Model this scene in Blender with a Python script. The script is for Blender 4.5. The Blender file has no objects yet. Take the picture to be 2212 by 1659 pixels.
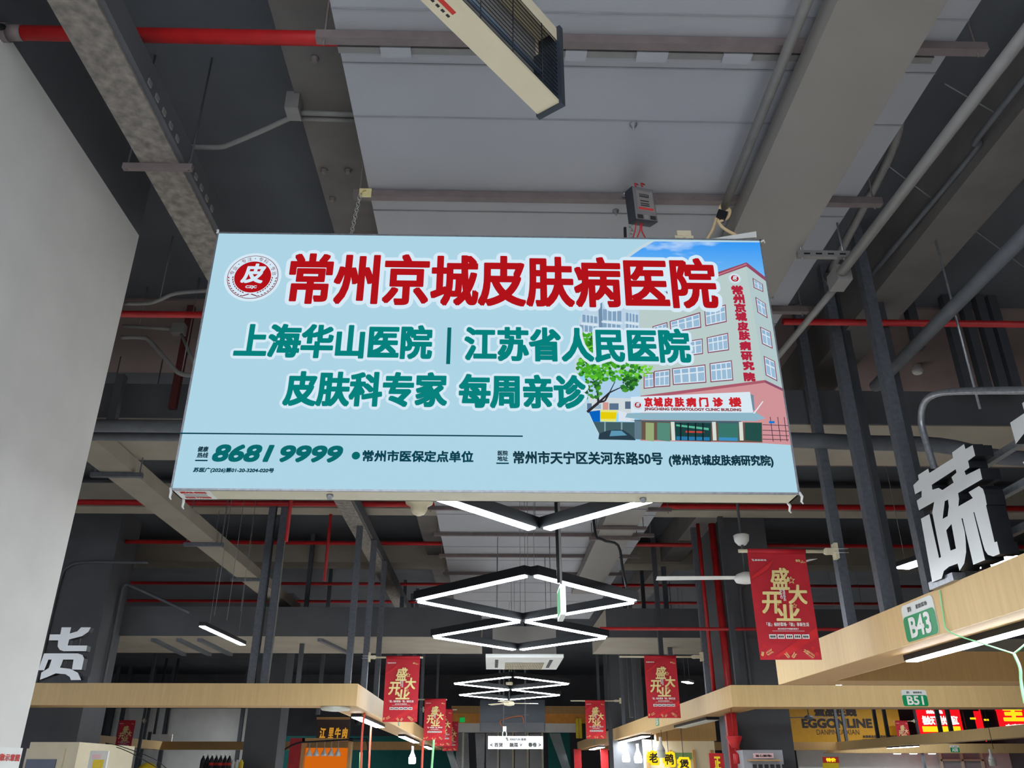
import bpy, math, random
from mathutils import Vector, Matrix

random.seed(7)
# ------------------------------------------------------------------ camera
FPX = 1790.0; EYE = 1.6
PH = math.atan(843.5/FPX); TH = math.atan(46/math.hypot(843.5, FPX))
cP, sP, cT, sT = math.cos(PH), math.sin(PH), math.cos(TH), math.sin(TH)
SC = bpy.context.scene
COL = SC.collection
cam_d = bpy.data.cameras.new('camera'); cam = bpy.data.objects.new('camera', cam_d); COL.objects.link(cam)
cam_d.sensor_width = 36; cam_d.lens = 36*FPX/2212; cam_d.clip_start = .05; cam_d.clip_end = 300
_R = Vector((cT, -sT, 0)); _F = Vector((sT*cP, cT*cP, sP)); _U = _R.cross(_F)
cam.matrix_world = Matrix(((_R.x, _U.x, -_F.x, 0), (_R.y, _U.y, -_F.y, 0), (_R.z, _U.z, -_F.z, EYE), (0, 0, 0, 1)))
SC.camera = cam
# ------------------------------------------------------------------ world, exposure
w = bpy.data.worlds.new('daylight'); SC.world = w; w.use_nodes = True
bg = w.node_tree.nodes['Background']; bg.inputs[0].default_value = (.80, .88, 1.0, 1); bg.inputs[1].default_value = 3.1
vs = SC.view_settings
vs.view_transform = 'Standard'; vs.look = 'None'; vs.exposure = 0.0; vs.gamma = 1; vs.use_curve_mapping = False

# ------------------------------------------------------------------ photo measurements: pixel ray onto a real plane
def ray(px, py):
    u = (px-1106)/FPX; v = (829.5-py)/FPX; h = cP-v*sP
    return Vector((u*cT+h*sT, -u*sT+h*cT, sP+v*cP))
def PY(px, py, Y): d = ray(px, py); t = Y/d.y; return Vector((d.x*t, Y, EYE+d.z*t))
def PZ(px, py, Z): d = ray(px, py); t = (Z-EYE)/d.z; return Vector((d.x*t, d.y*t, Z))
def PX(px, py, X): d = ray(px, py); t = X/d.x; return Vector((X, d.y*t, EYE+d.z*t))

# ------------------------------------------------------------------ materials
def lin(c):
    c = c/255
    return c/12.92 if c <= .04045 else ((c+.055)/1.055)**2.4
def rgb(r, g, b): return (lin(r), lin(g), lin(b), 1)
def newmat(name):
    m = bpy.data.materials.new(name); m.use_nodes = True
    nt = m.node_tree; return m, nt, nt.nodes['Principled BSDF']
def mat(name, c, rough=.6, metal=0, var=.10, scale=5, stretch=(1, 1, 1), bump=0, spec=.4):
    m, nt, b = newmat(name)
    b.inputs['Roughness'].default_value = rough; b.inputs['Metallic'].default_value = metal
    b.inputs['Specular IOR Level'].default_value = spec
    col = rgb(*c)
    tc = nt.nodes.new('ShaderNodeTexCoord'); mp = nt.nodes.new('ShaderNodeMapping'); mp.inputs['Scale'].default_value = stretch
    nz = nt.nodes.new('ShaderNodeTexNoise'); nz.inputs['Scale'].default_value = scale; nz.inputs['Detail'].default_value = 4
    cr = nt.nodes.new('ShaderNodeValToRGB')
    cr.color_ramp.elements[0].position = .3; cr.color_ramp.elements[1].position = .7
    cr.color_ramp.elements[0].color = tuple(x*(1-var) for x in col[:3])+(1,)
    cr.color_ramp.elements[1].color = tuple(min(1, x*(1+var)) for x in col[:3])+(1,)
    L = nt.links.new
    L(tc.outputs['Object'], mp.inputs[0]); L(mp.outputs[0], nz.inputs['Vector']); L(nz.outputs['Fac'], cr.inputs[0]); L(cr.outputs[0], b.inputs['Base Color'])
    if bump:
        bp = nt.nodes.new('ShaderNodeBump'); bp.inputs['Strength'].default_value = bump; bp.inputs['Distance'].default_value = .02
        L(nz.outputs['Fac'], bp.inputs['Height']); L(bp.outputs[0], b.inputs['Normal'])
    return m
def em(name, c, s=1.0, sample=False, base=None):
    m, nt, b = newmat(name)
    b.inputs['Base Color'].default_value = rgb(*(base or (0, 0, 0))); b.inputs['Roughness'].default_value = .6
    b.inputs['Specular IOR Level'].default_value = .05
    b.inputs['Emission Color'].default_value = rgb(*c); b.inputs['Emission Strength'].default_value = s
    m.cycles.emission_sampling = 'AUTO' if sample else 'NONE'
    return m
M = {}
M['wall'] = mat('white_plaster', (218, 214, 208), .85, var=.05, scale=2.2, bump=.15)
M['dark'] = mat('dark_grey_paint', (84, 84, 87), .8, var=.12, scale=1.5, bump=.1)
M['ceil'] = mat('dark_ceiling_paint', (78, 80, 85), .85, var=.15, scale=1.1)
M['ceilp'] = mat('dusty_mauve_slab', (122, 106, 102), .85, var=.12, scale=1.5)
M['panel'] = mat('grey_duct_sheet', (156, 156, 160), .55, var=.04, scale=1.2)
M['duct2'] = mat('grey_duct_sheet_darker', (134, 128, 122), .6, var=.05, scale=1.5)  # darker, warmer version of the duct sheet grey
M['seam'] = mat('seam_grey', (136, 136, 140), .6)  # even grey for duct seams and flanges
M['bar'] = mat('brown_primer_steel', (112, 100, 98), .6, var=.12, scale=9)
M['conc'] = mat('sprayed_concrete_grey', (128, 120, 112), .95, var=.35, scale=14, bump=.5)
M['beam'] = mat('grey_beam_paint', (102, 97, 93), .85, var=.12, scale=3, bump=.1)
M['khaki'] = mat('khaki_slab_board', (150, 140, 126), .8, var=.08, scale=2)
M['pipe'] = mat('grey_conduit_paint', (122, 119, 116), .5, var=.08, scale=8)
M['dpipe'] = mat('dark_pipe_lagging', (88, 90, 94), .6, var=.15, scale=6)
M['galv'] = mat('galvanised_steel', (150, 152, 156), .35, .6, var=.18, scale=30)
M['post'] = mat('grey_galvanised_post', (92, 95, 101), .5, .2, var=.18, scale=22)
M['dpost'] = mat('dark_post_paint', (66, 68, 72), .6, var=.12, scale=10)
M['red'] = mat('red_pipe_paint', (168, 24, 26), .45, var=.15, scale=7)
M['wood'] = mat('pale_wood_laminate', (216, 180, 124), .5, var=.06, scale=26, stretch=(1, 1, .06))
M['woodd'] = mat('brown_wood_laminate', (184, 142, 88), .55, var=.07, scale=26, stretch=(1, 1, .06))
M['floor'] = mat('grey_floor_tile', (204, 201, 196), .4, var=.06, scale=1)
M['black'] = mat('black_plastic', (24, 26, 30), .5)
M['white'] = mat('white_plastic', (225, 224, 218), .5, var=.03)
M['cream'] = mat('cream_enamel', (216, 203, 172), .45, var=.03)
M['chrome'] = mat('steel_face_white_reflection', (224, 224, 222), .3, .15, var=.04, scale=3)  # white reflection on the steel letters put into a pale, barely metallic colour
M['navy'] = mat('dark_slate_metal', (44, 50, 58), .45)
M['cloth'] = mat('red_banner_fabric', (186, 28, 42), .6, var=.10, scale=3)
M['gold'] = mat('gold_print', (232, 208, 140), .5, var=.1, scale=12)
M['wprint'] = mat('white_print', (236, 232, 226), .6)
M['green'] = mat('green_plate', (0, 142, 82), .4)
M['ink'] = mat('dark_print', (40, 36, 36), .6)
M['redink'] = mat('red_print', (196, 50, 40), .6)
M['chain'] = mat('steel_chain', (190, 188, 182), .3, .8)
M['brass'] = mat('cream_hook_plate', (222, 206, 150), .5)
M['cable'] = mat('cream_cable', (224, 196, 150), .6)
M['wire'] = mat('thin_grey_wire', (120, 122, 124), .5)
M['rwire'] = mat('red_wire', (190, 30, 40), .5)
M['screen'] = mat('dark_blue_screen', (44, 54, 84), .25)
M['yellow'] = mat('yellow_plastic', (232, 200, 40), .5)
M['teal'] = mat('teal_green_wall', (0, 92, 86), .7)
M['gtube'] = mat('green_ribbon', (150, 220, 160), .6)
M['rtube'] = mat('orange_red_ribbon', (230, 90, 70), .6)
M['pinkp'] = mat('pale_pink_notice', (236, 196, 196), .6)
M['orange'] = mat('orange_stall_panel', (236, 120, 24), .5, var=.12)
M['signb'] = mat('dark_brown_signboard', (70, 60, 58), .6)
M['eggs'] = mat('golden_yellow_board', (226, 164, 36), .5, var=.04)
M['sky'] = em('sign_white_backlit', (172, 211, 227), 1.0, True, (24, 26, 28))
def clear_mat():
    m, nt, b = newmat('clear_plastic_strip')
    b.inputs['Base Color'].default_value = (.8, .8, .78, 1); b.inputs['Roughness'].default_value = .12
    b.inputs['Transmission Weight'].default_value = .0; b.inputs['Alpha'].default_value = .2
    return m
M['clear'] = clear_mat()
M['lamp'] = em('lamp_diffuser', (236, 246, 255), 75.0, True, (230, 230, 230))
M['lampw'] = em('lamp_diffuser_soft', (255, 250, 240), 5.0, True, (230, 230, 230))
M['lampoff'] = mat('unlit_diffuser', (206, 204, 190), .4)
M['bulb'] = em('bulb_glow', (240, 248, 255), 30.0, True, (230, 230, 230))
M['exit'] = em('exit_sign_green', (20, 150, 70), 1.0)
M['ledred'] = em('led_red', (236, 20, 30), 1.1)
M['ledwhite'] = em('led_white', (255, 236, 230), 1.3)
M['ledyel'] = em('led_yellow', (255, 214, 30), 1.2)
M['warm'] = em('warm_spot', (255, 190, 110), 8.0, True)

# ------------------------------------------------------------------ mesh builder
WL = {}
def wl(o): return WL.get(o.name, Vector((0, 0, 0))) if o else Vector((0, 0, 0))
class MB:
    def __init__(s): s.v = []; s.f = []; s.m = []; s.sm = []
    def add(s, vs, fs, mi=0, sm=False):
        n = len(s.v); s.v += [Vector(q) for q in vs]
        for f in fs: s.f.append(tuple(i+n for i in f)); s.m.append(mi); s.sm.append(sm)
        return s
    def box(s, x0, x1, y0, y1, z0, z1, mi=0):
        return s.add([(x0, y0, z0), (x1, y0, z0), (x1, y1, z0), (x0, y1, z0), (x0, y0, z1), (x1, y0, z1), (x1, y1, z1), (x0, y1, z1)],
                     [(0, 3, 2, 1), (4, 5, 6, 7), (0, 1, 5, 4), (1, 2, 6, 5), (2, 3, 7, 6), (3, 0, 4, 7)], mi)
    def hexa(s, b, t, mi=0):
        return s.add(list(b)+list(t), [(0, 3, 2, 1), (4, 5, 6, 7), (0, 1, 5, 4), (1, 2, 6, 5), (2, 3, 7, 6), (3, 0, 4, 7)], mi)
    def poly(s, pts, mi=0): return s.add(pts, [tuple(range(len(pts)))], mi)
    def prism(s, pts, vec, mi=0, mside=None):
        n = len(pts); vec = Vector(vec)
        s.add([Vector(p) for p in pts]+[Vector(p)+vec for p in pts], [tuple(range(n)), tuple(range(2*n-1, n-1, -1))], mi)
        k = len(s.v)-2*n
        for i in range(n):
            j = (i+1) % n
            s.f.append((k+i, k+n+i, k+n+j, k+j)); s.m.append(mi if mside is None else mside); s.sm.append(False)
        return s
    def bar(s, p, q, w_, h_, up=(0, 0, 1), mi=0):
        p, q = Vector(p), Vector(q); d = (q-p).normalized(); up = Vector(up)
        if abs(d.dot(up)) > .95: up = Vector((0, 1, 0))
        a = d.cross(up).normalized()*w_/2; b = a.cross(d).normalized()*h_/2
        return s.hexa([p-a-b, p+a-b, p+a+b, p-a+b], [q-a-b, q+a-b, q+a+b, q-a+b], mi)
    def tube(s, path, r, n=10, mi=0, closed=False):
        P = [Vector(p) for p in path]; N = len(P); rings = []; up = None
        for i in range(N):
            if closed: d = P[(i+1) % N]-P[i-1]
            else: d = P[min(i+1, N-1)]-P[max(i-1, 0)]
            d.normalize()
            if up is None:
                up = Vector((0, 0, 1)) if abs(d.z) < .9 else Vector((1, 0, 0))
            a = d.cross(up)
            if a.length < 1e-4: a = d.orthogonal()
            a.normalize(); b = a.cross(d).normalized(); up = b
            rr = r[i] if isinstance(r, (list, tuple)) else r
            rings.append([P[i]+a*rr*math.cos(2*math.pi*k/n)+b*rr*math.sin(2*math.pi*k/n) for k in range(n)])
        vs = [v for R in rings for v in R]; fs = []
        for i in range(N if closed else N-1):
            j = (i+1) % N
            for k in range(n): fs.append((i*n+k, i*n+(k+1) % n, j*n+(k+1) % n, j*n+k))
        s.add(vs, fs, mi, True)
        if not closed:
            k0 = len(s.v)-len(vs)
            s.f.append(tuple(k0+n-1-i for i in range(n))); s.m.append(mi); s.sm.append(False)
            s.f.append(tuple(k0+(N-1)*n+i for i in range(n))); s.m.append(mi); s.sm.append(False)
        return s
    def lathe(s, c, prof, n=18, mi=0, axis=None):
        c = Vector(c); ax = Vector(axis or (0, 0, 1)).normalized()
        a = ax.orthogonal().normalized(); b = ax.cross(a)
        return s.tube_rings([[c+ax*z+(a*math.cos(2*math.pi*k/n)+b*math.sin(2*math.pi*k/n))*max(r, 1e-4) for k in range(n)] for r, z in prof], mi)
    def tube_rings(s, rings, mi=0):
        n = len(rings[0]); fs = []
        for i in range(len(rings)-1):
            for k in range(n): fs.append((i*n+k, i*n+(k+1) % n, (i+1)*n+(k+1) % n, (i+1)*n+k))
        s.add([v for R in rings for v in R], fs, mi, True)
        k0 = len(s.v)-n*len(rings)
        s.f.append(tuple(k0+n-1-i for i in range(n))); s.m.append(mi); s.sm.append(False)
        s.f.append(tuple(k0+(len(rings)-1)*n+i for i in range(n))); s.m.append(mi); s.sm.append(False)
        return s
    def build(s, name, mats, parent=None, smooth=True):
        me = bpy.data.meshes.new(name); L = wl(parent)
        me.from_pydata([tuple(v-L) for v in s.v], [], s.f)
        for m in (mats if isinstance(mats, (list, tuple)) else [mats]): me.materials.append(M[m] if isinstance(m, str) else m)
        me.polygons.foreach_set('material_index', s.m); me.polygons.foreach_set('use_smooth', s.sm); me.update()
        o = bpy.data.objects.new(name, me); COL.objects.link(o)
        if parent: o.parent = parent
        WL[o.name] = L.copy()
        return o
def tag(o, label, cat, group=None, kind=None):
    o['label'] = label; o['category'] = cat
    if group: o['group'] = group
    if kind: o['kind'] = kind
    return o
def T(name, label, cat, loc=(0, 0, 0), group=None):
    o = bpy.data.objects.new(name, None); COL.objects.link(o); o.location = loc; o.empty_display_size = .1
    WL[o.name] = Vector(loc)
    return tag(o, label, cat, group)
def S(name, mb, mats, label, cat, group=None):
    c = sum(mb.v, Vector())/len(mb.v); zmin = min(v.z for v in mb.v); L = Vector((c.x, c.y, zmin))
    for i, v in enumerate(mb.v): mb.v[i] = v-L
    o = mb.build(name, mats); o.location = L; WL[o.name] = L
    return tag(o, label, cat, group)
def struct(name, mb, mats):
    o = mb.build(name, mats); o['kind'] = 'structure'; return o
def copy_tree(o, parent=None):
    c = o.copy(); COL.objects.link(c); c.parent = parent
    WL[c.name] = wl(o).copy()
    for ch in list(o.children): copy_tree(ch, c)
    return c
# ------------------------------------------------------------------ lettering
_tc = {}
def glyphs(s):
    if s not in _tc:
        c = bpy.data.curves.new('t', 'FONT'); c.body = s; c.size = 1; c.resolution_u = 4
        o = bpy.data.objects.new('t', c); me = bpy.data.meshes.new_from_object(o)
        _tc[s] = ([(v.co.x, v.co.y) for v in me.vertices], [tuple(p.vertices) for p in me.polygons])
        bpy.data.objects.remove(o); bpy.data.curves.remove(c); bpy.data.meshes.remove(me)
    return _tc[s]
def text2d(s, x0, x1, y0, y1, bold=0., n=12, shear=0., rot=0):
    """flat lettering filling the rectangle; bold = stroke growth by a rounded-square brush of n steps"""
    V, Fs = glyphs(s)
    V = [(x+shear*y, y) for x, y in V]
    if rot: V = [(y, -x) for x, y in V]
    a, b = min(v[0] for v in V), max(v[0] for v in V); c, d = min(v[1] for v in V), max(v[1] for v in V)
    x0 += bold; x1 -= bold; y0 += bold; y1 -= bold
    V = [(x0+(x-a)/(b-a)*(x1-x0), y0+(y-c)/(d-c)*(y1-y0)) for x, y in V]
    offs = [(0, 0)]
    if bold:
        for k in range(n):
            t = 2*math.pi*(k+.5)/n; cx, sy = math.cos(t), math.sin(t)
            offs.append((bold*math.copysign(abs(cx)**.5, cx), bold*math.copysign(abs(sy)**.5, sy)))
    return [([(x+ox, y+oy) for x, y in V], Fs) for ox, oy in offs]
def put(mb, layers, to3, mi=0):
    p0 = Vector(to3(0, 0)); nn = (Vector(to3(1, 0))-p0).cross(Vector(to3(0, 1))-p0)
    nn = nn.normalized()*.00008 if nn.length > 1e-6 else Vector()
    for k, (V, Fs) in enumerate(layers): mb.add([Vector(to3(x, y))+nn*k for x, y in V], Fs, mi)
def shape2d(loops, extrude, to3, mb, mi=0, mside=1, rnd=1):
    """solid from outlines with holes; front at depth 0, back at depth extrude"""
    c = bpy.data.curves.new('s', 'CURVE'); c.dimensions = '2D'; c.fill_mode = 'BOTH'; c.extrude = 1.0
    for L in loops:
        sp = c.splines.new('POLY'); sp.points.add(len(L)-1)
        for p, q in zip(sp.points, L): p.co = (q[0], q[1], 0, 1)
        sp.use_cyclic_u = True
    o = bpy.data.objects.new('s', c); me = bpy.data.meshes.new_from_object(o)
    vs = [to3(v.co.x, v.co.y, extrude*(1-v.co.z)/2) for v in me.vertices]
    n = len(mb.v); mb.v += vs
    for p in me.polygons:
        zs = [me.vertices[i].co.z for i in p.vertices]
        mb.f.append(tuple(i+n for i in p.vertices)); mb.sm.append(False)
        mb.m.append(mi if min(zs) > .5 else mside)
    bpy.data.objects.remove(o); bpy.data.curves.remove(c); bpy.data.meshes.remove(me)

# ================================================================== SETTING
ZC = 6.65
m = MB(); m.box(-26, 26, -12, 51, -.2, 0); struct('floor', m, 'floor')
m = MB(); m.box(-26, 26, -2, 51, ZC, ZC+.3); struct('ceiling', m, 'ceil')
m = MB(); m.box(-26, 26, 49, 49.3, 0, ZC); struct('wall_back', m, 'dark')
m = MB(); m.box(3.4, 26, -2.2, -2, 0, ZC); struct('wall_rear_light_block', m, 'wall')  # added wall behind the camera, blocking daylight from the rear right
m = MB(); m.box(-26, -25.8, -2, 49, 0, ZC); struct('wall_left_far', m, 'dark')
m = MB(); m.box(25.8, 26, -2, 49, 0, ZC); struct('wall_right', m, 'dark')
WX, WYE, WZT = -3.2, 6.23, 5.97
m = MB(); m.box(-7.5, WX, 1.2, WYE, 0, WZT); struct('wall_left', m, 'wall')
m = MB(); m.box(-7.5, WX, 1.2, WYE, WZT, ZC); struct('wall_left_upper', m, 'dark')
m = MB()
m.box(3.1, 25, 8.45, 14, ZC-.03, ZC-.001); m.box(-14, -2.2, 8.45, 10.4, ZC-.03, ZC-.001)
struct('ceiling_panel', m, 'ceilp')
# beams along the hall
def beam(name, x0, x1, y0, y1, z0, z1, mt): m = MB(); m.box(x0, x1, y0, y1, z0, z1); return struct(name, m, mt)
a = PZ(723, 503, 6.2)
beam('ceiling_beam', a.x, a.x+.62, 0, 26, 6.2, ZC, 'beam')
a = PZ(1918, 600, 6.08); b = PZ(2020, 600, 6.08)
beam('ceiling_beam', a.x, b.x, 0, 30, 6.08, ZC, 'beam')
# cross beams
beam('ceiling_beam', -20, 20, 8.65, 10.0, 5.2, 5.62, ['khaki'])
for (yf, ys, z) in ((1098, 1113, 6.02), (1215, 1229, 6.02)):
    p, q = PZ(800, yf, z), PZ(800, ys, z)
    beam('ceiling_beam', -20, 20, p.y, max(q.y, p.y+.3), z, z+.45, ['khaki'])
p, q = PZ(900, 1376, 4.2), PZ(900, 1412, 4.2)
xl, xr_ = PZ(1040, 1390, 4.2).x, PZ(1300, 1390, 4.2).x
beam('ceiling_beam', -20, xl, p.y, q.y, 4.2, 4.8, ['khaki']); beam('ceiling_beam', xr_, 20, p.y, q.y, 4.2, 4.8, ['khaki'])
# thin dark sheets on the front faces of the cross beams
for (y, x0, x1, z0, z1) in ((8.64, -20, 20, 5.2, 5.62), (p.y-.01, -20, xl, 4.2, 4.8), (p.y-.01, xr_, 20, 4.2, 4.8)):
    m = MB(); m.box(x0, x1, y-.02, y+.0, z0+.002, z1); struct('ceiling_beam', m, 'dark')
# columns
def column(x0, x1, y0, y1, nm='column'):
    m = MB(); m.box(x0, x1, y0, y1, 0, ZC); return struct(nm, m, 'dark')
column(-9.3, -7.73, 17, 18)
column(4.36, 5.4, 16, 17)
a, b = PY(1318, 1480, 29), PY(1387, 1480, 29); column(a.x, b.x, 29, 30)
a, b = PY(527, 1600, 26), PY(600, 1600, 26); column(a.x, b.x, 26, 27)

# ================================================================== VENTILATION DUCT over the aisle
ZP = 5.75; PX0, PX1 = -1.0, 2.86
vd = T('ventilation_duct', 'very wide pale grey sheet-metal duct running overhead above the lightbox sign', 'air duct', (.9, 10, ZP))
m = MB(); m.box(PX0, PX1, 1.0, 25, ZP, ZP+.2); m.build('casing', 'panel', vd)
m = MB()
for y in [PZ(900, yy, ZP).y for yy in (20, 138, 253, 455)]+[5.0+1.15*k for k in range(2, 16)]:
    m.box(PX0, PX1, y-.006, y+.006, ZP-.006, ZP+.002)
m.build('seam', 'seam', vd)
BY = [PZ(900, 75, ZP).y, PZ(900, 415, ZP).y]
k = BY[1]-BY[0]
for i, y in enumerate([BY[0], BY[1]]+[BY[1]+k*j*1.1 for j in range(1, 9)]):
    m = MB(); m.box(PX0-.12, PX1+.2, y-.03, y+.03, ZP-.066, ZP-.003)
    for x in (PX0-.07, PX1+.14): m.tube([(x, y, ZP-.1), (x, y, ZC)], .007, 6)
    m.build('hanger_bar', 'bar', vd)
# cable trunking strip clipped along the first bar
tr = T('cable_trunking', 'thin grey cable trunking with short covers along the first duct hanger bar', 'trunking', (.9, BY[0]+.06, ZP-.06))
m = MB(); y = BY[0]+.085
m.box(PX0, PX1-.1, y-.025, y+.025, ZP-.05, ZP-.012); m.build('tray', 'pipe', tr)
for xa, xb in ((825, 890), (1220, 1265), (1371, 1438), (1555, 1616)):
    a, b = PY(xa, 85, y), PY(xb, 88, y)
    m = MB(); m.box(a.x, b.x, y-.04, y+.04, ZP-.066, ZP-.05); m.build('cover', 'panel', tr)
# bolts in the duct
for (px, py, lab) in ((1368, 268, 'steel bolt poking from the duct right of the cream insect killer'), (1330, 455, 'steel bolt poking from the duct left of the electric meter')):
    p = PZ(px, py, ZP); m = MB(); m.lathe((p.x, p.y, ZP-.055), [(.008, 0), (.008, .03), (.02, .03), (.02, .048), (.028, .048), (.028, .055)], 10)
    S('bolt', m, 'galv', lab, 'bolt')
# lower duct on the right
a = PZ(1810, 0, 5.5); b = PZ(2048, 0, 5.5)
ld = T('air_duct', 'narrower grey duct slung under the right side of the wide duct', 'air duct', ((a.x+b.x)/2, 8, 5.5))
m = MB(); m.box(a.x, b.x, 1.0, 20, 5.5, ZP-.08); m.build('casing', 'duct2', ld)
m = MB()
for y in (6.4, 8.6, 10.8, 13): m.box(a.x-.012, b.x+.012, y-.012, y+.012, 5.488, ZP-.08)
m.build('flange', 'seam', ld)
LDX0, LDX1 = a.x, b.x
for y in (PZ(1400, 1165, 5.45).y, 14.0):
    m = MB(); m.box(LDX0-.15, LDX1+.15, y-.03, y+.03, 5.43, 5.487)
    for x in (LDX0-.1, LDX1+.1): m.tube([(x, y, 5.44), (x, y, ZP)], .007, 6)
    m.build('hanger_bar', 'bar', ld)
# conduit with bundled cable
p0, p1 = PZ(1748, -10, 5.62), PZ(1565, 447, 5.62)
m = MB(); m.tube([p0+(p0-p1)*.8, p0, p1], .034, 12); 
S('conduit', m, 'pipe', 'grey conduit under the wide duct ending in a cream cable loop', 'conduit')
lb = T('cable_loop', 'cream cable looped and black-taped at the end of the conduit', 'cable', p1-Vector((0, 0, .2)))
m = MB()
def pp(px, py, dy=0): q = PY(px, py, p1.y+dy); return q
def loop(pts, r, mm, n=8):
    P = [Vector(q) for q in pts]; out = []
    for i in range(len(P)-1):
        a, b, c, d = P[max(i-1, 0)], P[i], P[i+1], P[min(i+2, len(P)-1)]
        for t in (0, .25, .5, .75):
            out.append(.5*((2*b)+(c-a)*t+(2*a-5*b+4*c-d)*t*t+(3*b-a-3*c+d)*t**3))
    out.append(P[-1]); mm.tube(out, r, n)
loop([pp(1552, 470), pp(1556, 447), pp(1566, 440), pp(1572, 452), pp(1564, 462), pp(1556, 455)], .012, m)
loop([pp(1570, 447), pp(1577, 455), pp(1572, 470), pp(1560, 476), pp(1553, 480)], .012, m)
loop([pp(1548, 470), pp(1540, 495, -.03), pp(1527, 518, -.06)], .012, m)
loop([pp(1550, 474), pp(1562, 492), pp(1590, 508, -.04)], .012, m)
m.build('strand', 'cable', lb)
m = MB(); m.bar(pp(1548, 464), pp(1568, 470), .06, .075); m.build('tape', 'black', lb)

# ================================================================== LIGHTBOX SIGN
SX0, SX1, SZ0, SZ1, SY, SD = -2.04, 1.965, 3.228, 5.195, 5.07, .205
sg = T('lightbox_sign', 'large backlit pale blue hospital sign board hanging across the aisle', 'lightbox sign', ((SX0+SX1)/2, SY+.1, SZ0))
m = MB(); t = .012
m.box(SX0, SX1, SY+.004, SY+SD, SZ0, SZ0+t); m.box(SX0, SX1, SY+.004, SY+SD, SZ1-t, SZ1)
m.box(SX0, SX0+t, SY+.004, SY+SD, SZ0, SZ1); m.box(SX1-t, SX1, SY+.004, SY+SD, SZ0, SZ1)
m.box(SX0, SX1, SY+SD-.01, SY+SD, SZ0, SZ1)
M['box'] = mat('cream_box_edge', (206, 198, 172), .45, var=.04)
m.build('casing', 'box', sg)
m = MB()
e = .010
m.box(SX0-.002, SX1+.002, SY-.004, SY+.012, SZ0-.002, SZ0+e); m.box(SX0-.002, SX1+.002, SY-.004, SY+.012, SZ1-e, SZ1+.002)
m.box(SX0-.002, SX0+e, SY-.004, SY+.012, SZ0, SZ1); m.box(SX1-e, SX1+.002, SY-.004, SY+.012, SZ0, SZ1)
m.build('edge_strip', 'galv', sg)
m = MB(); m.poly([(SX0+e, SY, SZ0+e), (SX1-e, SY, SZ0+e), (SX1-e, SY, SZ1-e), (SX0+e, SY, SZ1-e)])
face = m.build('face', 'sky', sg)
def lay(n): return SY-.0012*n
def q2(px, py, n): v = PY(px, py, SY); return Vector((min(max(v.x, SX0+e), SX1-e), lay(n), min(max(v.z, SZ0+e), SZ1-e)))
RED = em('sign_red', (176, 14, 22)); GRN = em('sign_green', (0, 128, 124)); TEA = em('sign_dark_teal', (0, 62, 78)); HAL = em('sign_halo', (212, 232, 245))
INK = em('sign_ink', (14, 52, 66)); DRK = em('sign_maroon', (120, 10, 30)); MGR = em('sign_mid_green', (0, 104, 108))
# --- printed picture of the clinic
pic = MB(); pm = []
def pc(c, s=1.0):
    k = ('p',)+c
    for i, (kk, mm) in enumerate(pm):
        if kk == k: return i
    pm.append((k, em('print_%d_%d_%d' % c, c, s))); return len(pm)-1
def pg(pts, c, n): pic.poly([q2(x, y, n) for x, y in pts], pc(c) if isinstance(c, tuple) else c)
curve = [(1404, 520), (1376, 536), (1339, 562), (1305, 596), (1275, 640), (1252, 690), (1242, 745), (1241, 800), (1250, 840), (1264, 876), (1274, 900), (1286, 925), (1298, 948)]
def skymat():
    m, nt, b = newmat('print_sky'); b.inputs['Base Color'].default_value = (.02, .02, .02, 1)
    tc = nt.nodes.new('ShaderNodeNewGeometry'); sx = nt.nodes.new('ShaderNodeSeparateXYZ'); mr = nt.nodes.new('ShaderNodeMapRange')
    mr.inputs['From Min'].default_value = 4.55; mr.inputs['From Max'].default_value = 5.2
    cr = nt.nodes.new('ShaderNodeValToRGB'); cr.color_ramp.elements[0].color = rgb(140, 205, 240); cr.color_ramp.elements[1].color = rgb(0, 142, 240)
    mp = nt.nodes.new('ShaderNodeMapping'); mp.inputs['Scale'].default_value = (2.2, 1, 6)
    nz = nt.nodes.new('ShaderNodeTexNoise'); nz.inputs['Scale'].default_value = 1.3; nz.inputs['Detail'].default_value = 6
    c2 = nt.nodes.new('ShaderNodeValToRGB'); c2.color_ramp.elements[0].position = .55; c2.color_ramp.elements[1].position = .75
    mx = nt.nodes.new('ShaderNodeMix'); mx.data_type = 'RGBA'; mx.inputs[7].default_value = rgb(205, 228, 245)
    L = nt.links.new
    L(tc.outputs['Position'], sx.inputs[0]); L(sx.outputs['Z'], mr.inputs[0]); L(mr.outputs[0], cr.inputs[0])
    L(tc.outputs['Position'], mp.inputs[0]); L(mp.outputs[0], nz.inputs['Vector']); L(nz.outputs['Fac'], c2.inputs[0])
    L(c2.outputs[0], mx.inputs[0]); L(cr.outputs[0], mx.inputs[6]); L(mx.outputs[2], b.inputs['Emission Color'])
    b.inputs['Emission Strength'].default_value = 1; m.cycles.emission_sampling = 'NONE'
    return m
pm.append((('sky',), skymat()))
inner = [(x+9, y+2) for x, y in curve]
# pale border band then the picture
for A, c, n in ((curve, (192, 214, 224), 1), (inner, 0, 2)):
    for i in range(len(A)-1):
        (xa, ya), (xb, yb) = A[i], A[i+1]
        ra = (1646+62*(ya-520)/435, ya+2); rb = (1646+62*(yb-520)/435, yb+3)
        pg([A[i], ra, rb, A[i+1]], c, n)
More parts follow.
